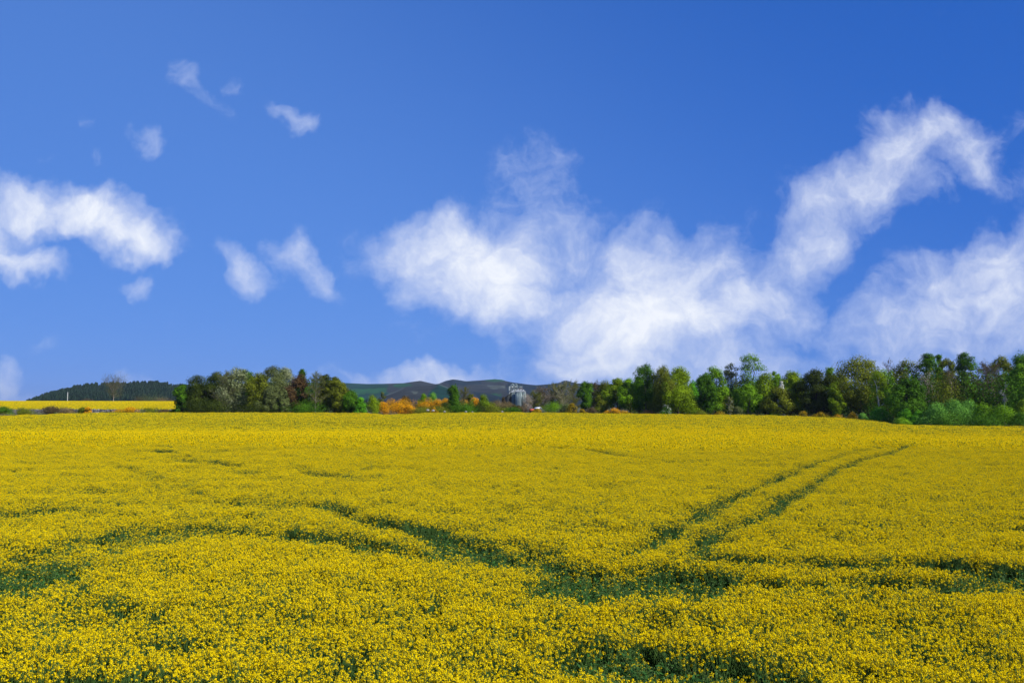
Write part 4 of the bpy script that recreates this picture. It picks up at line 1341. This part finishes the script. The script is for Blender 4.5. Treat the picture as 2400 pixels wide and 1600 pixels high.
cprot = [conifer_proto(300 + k, 5.4 + 0.45 * k) for k in range(6)]
n = 5200
px_ = rng.uniform(-60, 900, n)
d_ = rng.uniform(900, 1480, n)
Tw = np.array(WOOD, float)
rz = ZC + slopes(1200, np.interp(px_, Tw[:, 0], Tw[:, 1]))[1] * 1300 - 6.0
fz = ZC + float(slopes(1200, 951)[1]) * 860
sF = np.clip((d_ - 860) / 440, 0, 1)
sB = smooth(np.clip((1700 - d_) / 400, 0, 1))
zz = np.where(d_ <= 1300, fz + (rz - fz) * sF, fz + (rz - fz) * sB)
ends = np.minimum(smooth((px_ + 100) / 150), smooth((960 - px_) / 150))
zz = zz * ends + fz * (1 - ends)
ok = (np.interp(px_, Tw[:, 0], Tw[:, 1]) < 951) & (px_ > 62)
px_, d_, zz = px_[ok], d_[ok], zz[ok]
tx_ = slopes(px_, 940)[0]
wood = crop_object('conifer_wood', [np.column_stack([tx_ * d_, d_, zz - 0.4])], [rng.integers(0, 6, len(px_))],
                   [np.column_stack([np.zeros(len(px_)), np.zeros(len(px_)), rng.uniform(0, 6.28, len(px_))])],
                   [rng.uniform(0.8, 1.12, len(px_))[:, None] * np.ones((1, 3))], cprot, 'conifer_tree')
tag(wood, 'far dark conifer wood covering the low hill on the left', 'wood', kind='stuff')

# the second rapeseed field beyond the wall
n = 60000
yy_ = np.sqrt(rng.uniform(0, 1, n) * (632 ** 2 - 292 ** 2) + 292 ** 2)
pxx = rng.uniform(-320, 500, n)
xx_ = slopes(pxx, 950)[0] * yy_
wood2 = crop_object('distant_rapeseed_crop', [np.column_stack([xx_, yy_, H(xx_, yy_) + 0.02])], [rng.integers(0, 4, n)],
                    [np.column_stack([np.zeros(n), np.zeros(n), rng.uniform(0, 6.28, n)])], [np.column_stack([np.full(n, 1.7), np.full(n, 1.7), rng.uniform(.75, .85, n)])], protos[16:20])
tag(wood2, 'second yellow flowering rapeseed field beyond the stone wall on the left', 'crop', kind='stuff')
M_BARE = mat('bare_soil', (0.20, 0.105, 0.050), (0.30, 0.165, 0.085), scale=0.5, rough=1.0)
xb = slopes(np.linspace(872, 1022, 40), 960)[0]
sheet('bare_soil', xb, edge_dist(xb) + 1.0, np.interp(np.linspace(872, 1022, 40), [872, 890, 985, 1022], [278, 286, 282, 268]), 40, 16, M_BARE, 0.05)

# ------------------------------------------------------------------ silos, sheds, stones
M_STEEL = mat('galvanised_steel', (0.20, 0.265, 0.265), (0.34, 0.41, 0.405), scale=0.35, rough=0.42, metal=0.55, contrast=0.2)
M_STEELD = mat('dull_steel', (0.20, 0.24, 0.24), (0.36, 0.40, 0.40), scale=0.8, rough=0.6, metal=0.4)
M_CLAD = mat('dark_cladding', (0.018, 0.024, 0.028), (0.035, 0.042, 0.045), scale=0.6, rough=0.7)


def silo(px, w_px, D, top, label, hopper=0.0):
    (x, y, z), h = place(px, top, D)
    r = w_px * D / F / 2
    root = tag(link('grain_silo', None, loc=(x, y, z)), label, 'silo', 'grain silos')
    prof, zc, k = [], hopper + 0.1, 0
    while zc < h:                                            # corrugated rings
        prof.append((r - (0.05 if k % 2 else 0.0), zc))
        zc += 0.22
        k += 1
    prof.append((r, h))
    v, f = lathe(prof, 28)
    g = Geo().add(v, f)
    for a in np.arange(0, 2 * math.pi, math.pi / 7):         # vertical stiffeners
        v, f = box(((r + 0.03) * math.cos(a), (r + 0.03) * math.sin(a), (h + hopper) / 2 + .1), (0.10, 0.12, h - hopper - 0.1), a)
        g.add(v, f)
    link('body', g.mesh('body', [M_STEEL]), root)
    v, f = lathe([(r + 0.12, h - 0.02), (r * 0.3, h + r * 0.52), (0.28, h + r * 0.62), (0.28, h + r * 0.62 + 0.35), (0.0, h + r * 0.62 + 0.4)], 28)
    g = Geo().add(v, f)
    for a in np.arange(0, 2 * math.pi, math.pi / 8):
        P0 = [(r + 0.1) * math.cos(a), (r + 0.1) * math.sin(a), h + 0.04]
        P1 = [0.3 * math.cos(a), 0.3 * math.sin(a), h + r * 0.64]
        v, f = tubes([P0], [P1], 0.05, 0.05, 4)
        g.add(v, f)
    link('roof', g.mesh('roof', [mat('silo_roof_steel', (0.30, 0.34, 0.35), (0.44, 0.47, 0.48), scale=0.5, rough=0.45, metal=0.4)]), root)
    v, f = lathe([(r * 0.98, hopper + 0.1), (0.25, 0.35), (0.0, 0.34)], 28) if hopper else lathe([(r * 1.03, -0.6), (r * 1.03, 0.1), (r * 0.9, 0.1)], 28)
    link('hopper' if hopper else 'plinth', Geo().add(v, f).mesh('hopper', [M_STEEL if hopper else M_STEELD]), root)
    if hopper:
        for a in np.arange(6) * math.pi / 3:
            v, f = tubes([[r * math.cos(a), r * math.sin(a), -0.6]], [[r * math.cos(a), r * math.sin(a), hopper + 0.3]], 0.09, 0.09, 6)
            link('leg', Geo().add(v, f).mesh('leg', [M_STEELD]), root)
    g = Geo()                                                # ladder with rungs on the camera side
    a0 = -math.pi / 2 + 0.5
    for s_ in (-0.2, 0.2):
        bx, by = (r + 0.18) * math.cos(a0) + s_, (r + 0.18) * math.sin(a0)
        v, f = tubes([[bx, by, hopper + .2]], [[bx, by, h + 0.6]], 0.03, 0.03, 4)
        g.add(v, f)
    for zz_ in np.arange(hopper + .5, h + .5, 0.4):
        bx, by = (r + 0.18) * math.cos(a0), (r + 0.18) * math.sin(a0)
        v, f = tubes([[bx - .2, by, zz_]], [[bx + .2, by, zz_]], 0.02, 0.02, 4)
        g.add(v, f)
    link('ladder', g.mesh('ladder', [M_STEELD]), root)


silo(1214.5, 15.5, 410, 918, 'front steel grain silo with pale hopper base, middle of the row', 2.0)
silo(1202.5, 11.0, 413, 919, 'steel grain silo at the left end of the row beside the dark lean-to')
silo(1227.0, 10.5, 413, 918, 'steel grain silo at the right end of the row')
silo(1208.5, 12.0, 420, 917, 'rear steel grain silo behind the left end of the row')
silo(1221.0, 12.0, 420, 916, 'rear steel grain silo behind the right end of the row')


def bent(pts, r, k=8):
    P = np.array(pts, float)
    return tubes(P[:-1], P[1:], r, r, k)


def loc_at(px, py, D):
    return np.array(at(px, py, D))


def elevator():
    D = 415.0
    base = loc_at(1201, 957, D)
    root = tag(link('grain_elevator', None, loc=base), 'bucket elevator head with two gooseneck ducts above the left silos', 'grain elevator')

    def P(px, py, dy=0.0):
        return loc_at(px, py, D) - base + [0, dy, 0]
    for cx in (1200.5, 1208.5):                              # two arched ducts
        pts = [P(cx - 3.2, 915)] + [P(cx - 3.2 * math.cos(a), 903.5 - 3.4 * math.sin(a)) for a in np.linspace(0, math.pi, 9)] + [P(cx + 3.2, 912)]
        v, f = bent(pts, 0.26)
        link('duct', Geo().add(v, f).mesh('duct', [M_STEEL]), root)
        v, f = box(P(cx, 908.0), (0.85, 0.7, 1.5))
        link('head_box', Geo().add(v, f).mesh('head_box', [M_STEELD]), root)
    g = Geo()
    for px in (1194.5, 1199, 1204.5, 1211.5):
        for dy in (-0.7, 0.7):
            a, b = P(px, 922, dy), P(px, 905, dy)
            v, f = tubes([a], [b], 0.07, 0.07, 4)
            g.add(v, f)
    for py in (921, 916, 911, 906):
        for dy in (-0.7, 0.7):
            v, f = tubes([P(1194.5, py, dy)], [P(1211.5, py, dy)], 0.055, 0.055, 4)
            g.add(v, f)
    for i, (a_, b_) in enumerate([(1194.5, 1199), (1199, 1204.5), (1204.5, 1211.5)]):
        v, f = tubes([P(a_, 921, -.7), P(b_, 916, -.7)], [P(b_, 911, -.7), P(a_, 906, -.7)], 0.045, 0.045, 4)
        g.add(v, f)
    link('frame', g.mesh('frame', [M_STEELD]), root)
    v, f = box(P(1203, 914.6), (17 * D / F, 1.3, 0.14))
    link('platform', Geo().add(v, f).mesh('platform', [M_STEELD]), root)
    for px in (1193.3, 1195.6):
        v, f = box(P(px, 931), (0.36, 0.3, 52 * D / F))
        link('elevator_leg', Geo().add(v, f).mesh('elevator_leg', [M_STEELD]), root)
    v, f = bent([P(1204, 913), P(1209, 917.5), P(1213, 914.5)], 0.14, 6)
    link('spout', Geo().add(v, f).mesh('spout', [mat('pale_duct', (0.55, 0.50, 0.46), rough=0.6)]), root)


def gantry():
    D = 415.0
    base = loc_at(1219, 957, D)
    root = tag(link('roof_gantry', None, loc=base), 'open railed steel gantry with conveyor box above the right silos', 'gantry')

    def P(px, py, dy=0.0):
        return loc_at(px, py, D) - base + [0, dy, 0]
    g = Geo()
    for px in (1213.2, 1217, 1221, 1225):
        for dy in (-0.8, 0.8):
            v, f = tubes([P(px, 912, dy)], [P(px, 904, dy)], 0.07, 0.07, 4)
            g.add(v, f)
    for py in (904, 907.5, 911):
        for dy in (-0.8, 0.8):
            v, f = tubes([P(1213.2, py, dy)], [P(1225, py, dy)], 0.06, 0.06, 4)
            g.add(v, f)
    link('railing', g.mesh('railing', [M_STEEL]), root)
    v, f = box(P(1219, 910.9), (12.6 * D / F, 1.75, 0.16))
    link('walkway', Geo().add(v, f).mesh('walkway', [mat('rust_deck', (0.25, 0.15, 0.12), (0.33, 0.22, 0.18), scale=1)]), root)
    v, f = box(P(1219.5, 907.6), (6.5 * D / F, 0.8, 0.8))
    link('conveyor_box', Geo().add(v, f).mesh('conveyor_box', [M_STEELD]), root)
    g = Geo()
    for px in (1214, 1224):
        v, f = tubes([P(px, 919)], [P(px, 911)], 0.09, 0.09, 5)
        g.add(v, f)
    link('support', g.mesh('support', [M_STEELD]), root)


def lean_to():
    D = 411.0
    base = loc_at(1191, 957, D)
    root = tag(link('lean_to', None, loc=base), 'dark lean-to building with steep roof against the left of the silos', 'building')

    def P(px, py, dy=0.0):
        return loc_at(px, py, D) - base + [0, dy, 0]
    A_, B_, C_, D_ = P(1184, 932), P(1197, 922), P(1197, 960), P(1184, 960)
    dep = np.array([0, 5.0, 0])
    v = np.array([A_, B_, C_, D_, A_ + dep, B_ + dep, C_ + dep, D_ + dep])
    f = np.array([(3, 2, 1, 0), (4, 5, 6, 7), (1, 2, 6, 5), (0, 4, 7, 3)])
    link('wall', Geo().add(v, f).mesh('wall', [M_CLAD]), root)
    up = np.array([0, 0, 0.14])
    n1, n2 = P(1182.6, 932.6), P(1198.2, 920.8)
    o = np.array([0, -0.35, 0])
    vv = np.array([n1 + o, n2 + o, n2 + dep - o, n1 + dep - o])
    v = np.concatenate([vv + up * 0.1, vv + up * 1.6])
    f = np.array([(3, 2, 1, 0), (4, 5, 6, 7), (0, 1, 5, 4), (1, 2, 6, 5), (2, 3, 7, 6), (3, 0, 4, 7)])
    g = Geo().add(v, f)
    for k in range(9):                                       # standing seams
        t = k / 8
        a, b = n1 + (n2 - n1) * 0 + dep * 0, n2
        p0 = n1 + o + (dep - 2 * o) * t + up * 1.7
        p1 = n2 + o + (dep - 2 * o) * t + up * 1.7
        w0, w1 = tubes([p0], [p1], 0.05, 0.05, 4)
        g.add(w0, w1)
    link('roof', g.mesh('roof', [mat('slate_roof', (0.022, 0.028, 0.032), (0.04, 0.048, 0.052), scale=0.7, rough=0.6)]), root)
    v, f = box(P(1190, 952, -0.03), (1.5, 0.06, 2.2))
    link('door', Geo().add(v, f).mesh('door', [mat('grey_door', (0.12, 0.13, 0.13), rough=0.6)]), root)


elevator()
gantry()
lean_to()


def shed(px, py_eave, w_px, D, roof_m, wall_m, label, rz, rise=0.7):
    tx = float(slopes(px, 950)[0])
    z0 = h1(tx * D, D)
    ze = float(ZC + slopes(px, py_eave)[1] * D)
    h = ze - z0
    w_ = w_px * D / F
    dpt = 3.6
    root = tag(link('shed', None, loc=(tx * D, D, z0)), label, 'shed')
    root.rotation_euler = (0, 0, rz)
    a = w_ / 2
    v = np.array([(-a, -dpt / 2, 0), (a, -dpt / 2, 0), (a, dpt / 2, 0), (-a, dpt / 2, 0), (-a, -dpt / 2, h), (a, -dpt / 2, h), (a, dpt / 2, h), (-a, dpt / 2, h), (-a, 0, h + rise), (a, 0, h + rise)])
    g = Geo().add(v, np.array([(0, 1, 5, 4), (1, 2, 6, 5), (2, 3, 7, 6), (3, 0, 4, 7)]))
    g.add(v[[5, 6, 9]], np.array([(0, 1, 2)])).add(v[[7, 4, 8]], np.array([(0, 1, 2)]))
    link('wall', g.mesh('wall', [wall_m]), root)
    g = Geo()
    o, e = 0.25, 0.10
    for s_ in (-1, 1):
        q_ = np.array([(-a - o, s_ * (dpt / 2 + o), h - rise * o / (dpt / 2) + 0.02), (a + o, s_ * (dpt / 2 + o), h - rise * o / (dpt / 2) + 0.02), (a + o, 0, h + rise + 0.02), (-a - o, 0, h + rise + 0.02)])
        v = np.concatenate([q_, q_ + [0, 0, e]])
        g.add(v, np.array([(0, 1, 2, 3), (7, 6, 5, 4), (0, 4, 5, 1), (1, 5, 6, 2), (3, 2, 6, 7), (0, 3, 7, 4)]))
    link('roof', g.mesh('roof', [roof_m]), root)
    v, f = box((a * 0.2, -dpt / 2 - 0.03, h * 0.42), (0.9, 0.06, h * 0.84))
    link('door', Geo().add(v, f).mesh('door', [mat('shed_door', (0.10, 0.07, 0.05), rough=0.7)]), root)


shed(1246, 961.6, 8, 300, mat('red_tile', (0.50, 0.075, 0.035), (0.62, 0.11, 0.055), scale=2.0), mat('shed_brick', (0.20, 0.11, 0.07), rough=0.9), 'small shed with bright red roof right of the silos', 0.15, 0.5)
shed(1261, 957, 9, 306, mat('white_sheet', (0.72, 0.76, 0.80), (0.82, 0.84, 0.86), scale=1.0, rough=0.35), mat('grey_board', (0.10, 0.10, 0.10), (0.16, 0.16, 0.15), scale=1.5), 'small grey shed with white sheet roof right of the red roofed shed', -0.3, 0.4)

rng = np.random.default_rng(44)
G11 = 'pale stones along the far field edge'
for px, py, sz, lab in [(1002, 961, 0.75, 'left of two pale boulders beside the tiny gorse on the grass bank'), (1015, 962, 0.75, 'right of two pale boulders beside the tiny gorse'),
                        (1042, 964.5, 0.6, 'pale boulder at the field edge below the column tree'), (1092, 964.5, 0.6, 'whitish boulder at the field edge below the bare tree'),
                        (1107, 965, 0.5, 'small whitish boulder at the field edge below the round olive bush'), (1177, 964.5, 0.6, 'pale boulder at the field edge left of the silos')]:
    D = 266.0
    tx, tz = slopes(px, py)
    z = ZC + float(tz) * D
    g = Geo()
    import bmesh
    bm = bmesh.new()
    bmesh.ops.create_icosphere(bm, subdivisions=2, radius=sz * 0.55)
    V = np.array([v.co[:] for v in bm.verts])
    Fc = np.array([[v.index for v in f.verts] for f in bm.faces])
    bm.free()
    V = V * (1 + 0.22 * np.sin(V[:, 0:1] * 4 + px) * np.cos(V[:, 1:2] * 5 + 2) + rng.normal(size=(len(V), 1)) * 0.05) * [1.2, 0.9, 0.75]
    o = link('boulder', Geo().add(V, Fc).mesh('boulder', [mat('pale_stone', (0.20, 0.195, 0.18), (0.38, 0.37, 0.34), scale=2.0, rough=0.95)]), loc=(float(tx) * D, D, max(z, h1(float(tx) * D, D) + 0.25 * sz)))
    tag(o, lab, 'boulder', G11)


# ------------------------------------------------------------------ air
def haze():
    v, f = box((0, 0, 74.0), (26000, 26000, 196.0))
    m = bpy.data.materials.new('haze_air')
    m.use_nodes = True
    m.node_tree.nodes.clear()
    t = NT(m.node_tree)
    p = t.node('ShaderNodeVolumePrincipled', {'Color': (0.62, 0.78, 1.0, 1), 'Density': 0.000045, 'Anisotropy': 0.2})
    t.node('ShaderNodeOutputMaterial', {1: p.outputs[0]})
    tag(link('haze', Geo().add(v, f).mesh('haze', [m])), 'thin pale blue air between the field and the far hills', 'haze', kind='stuff')


haze()
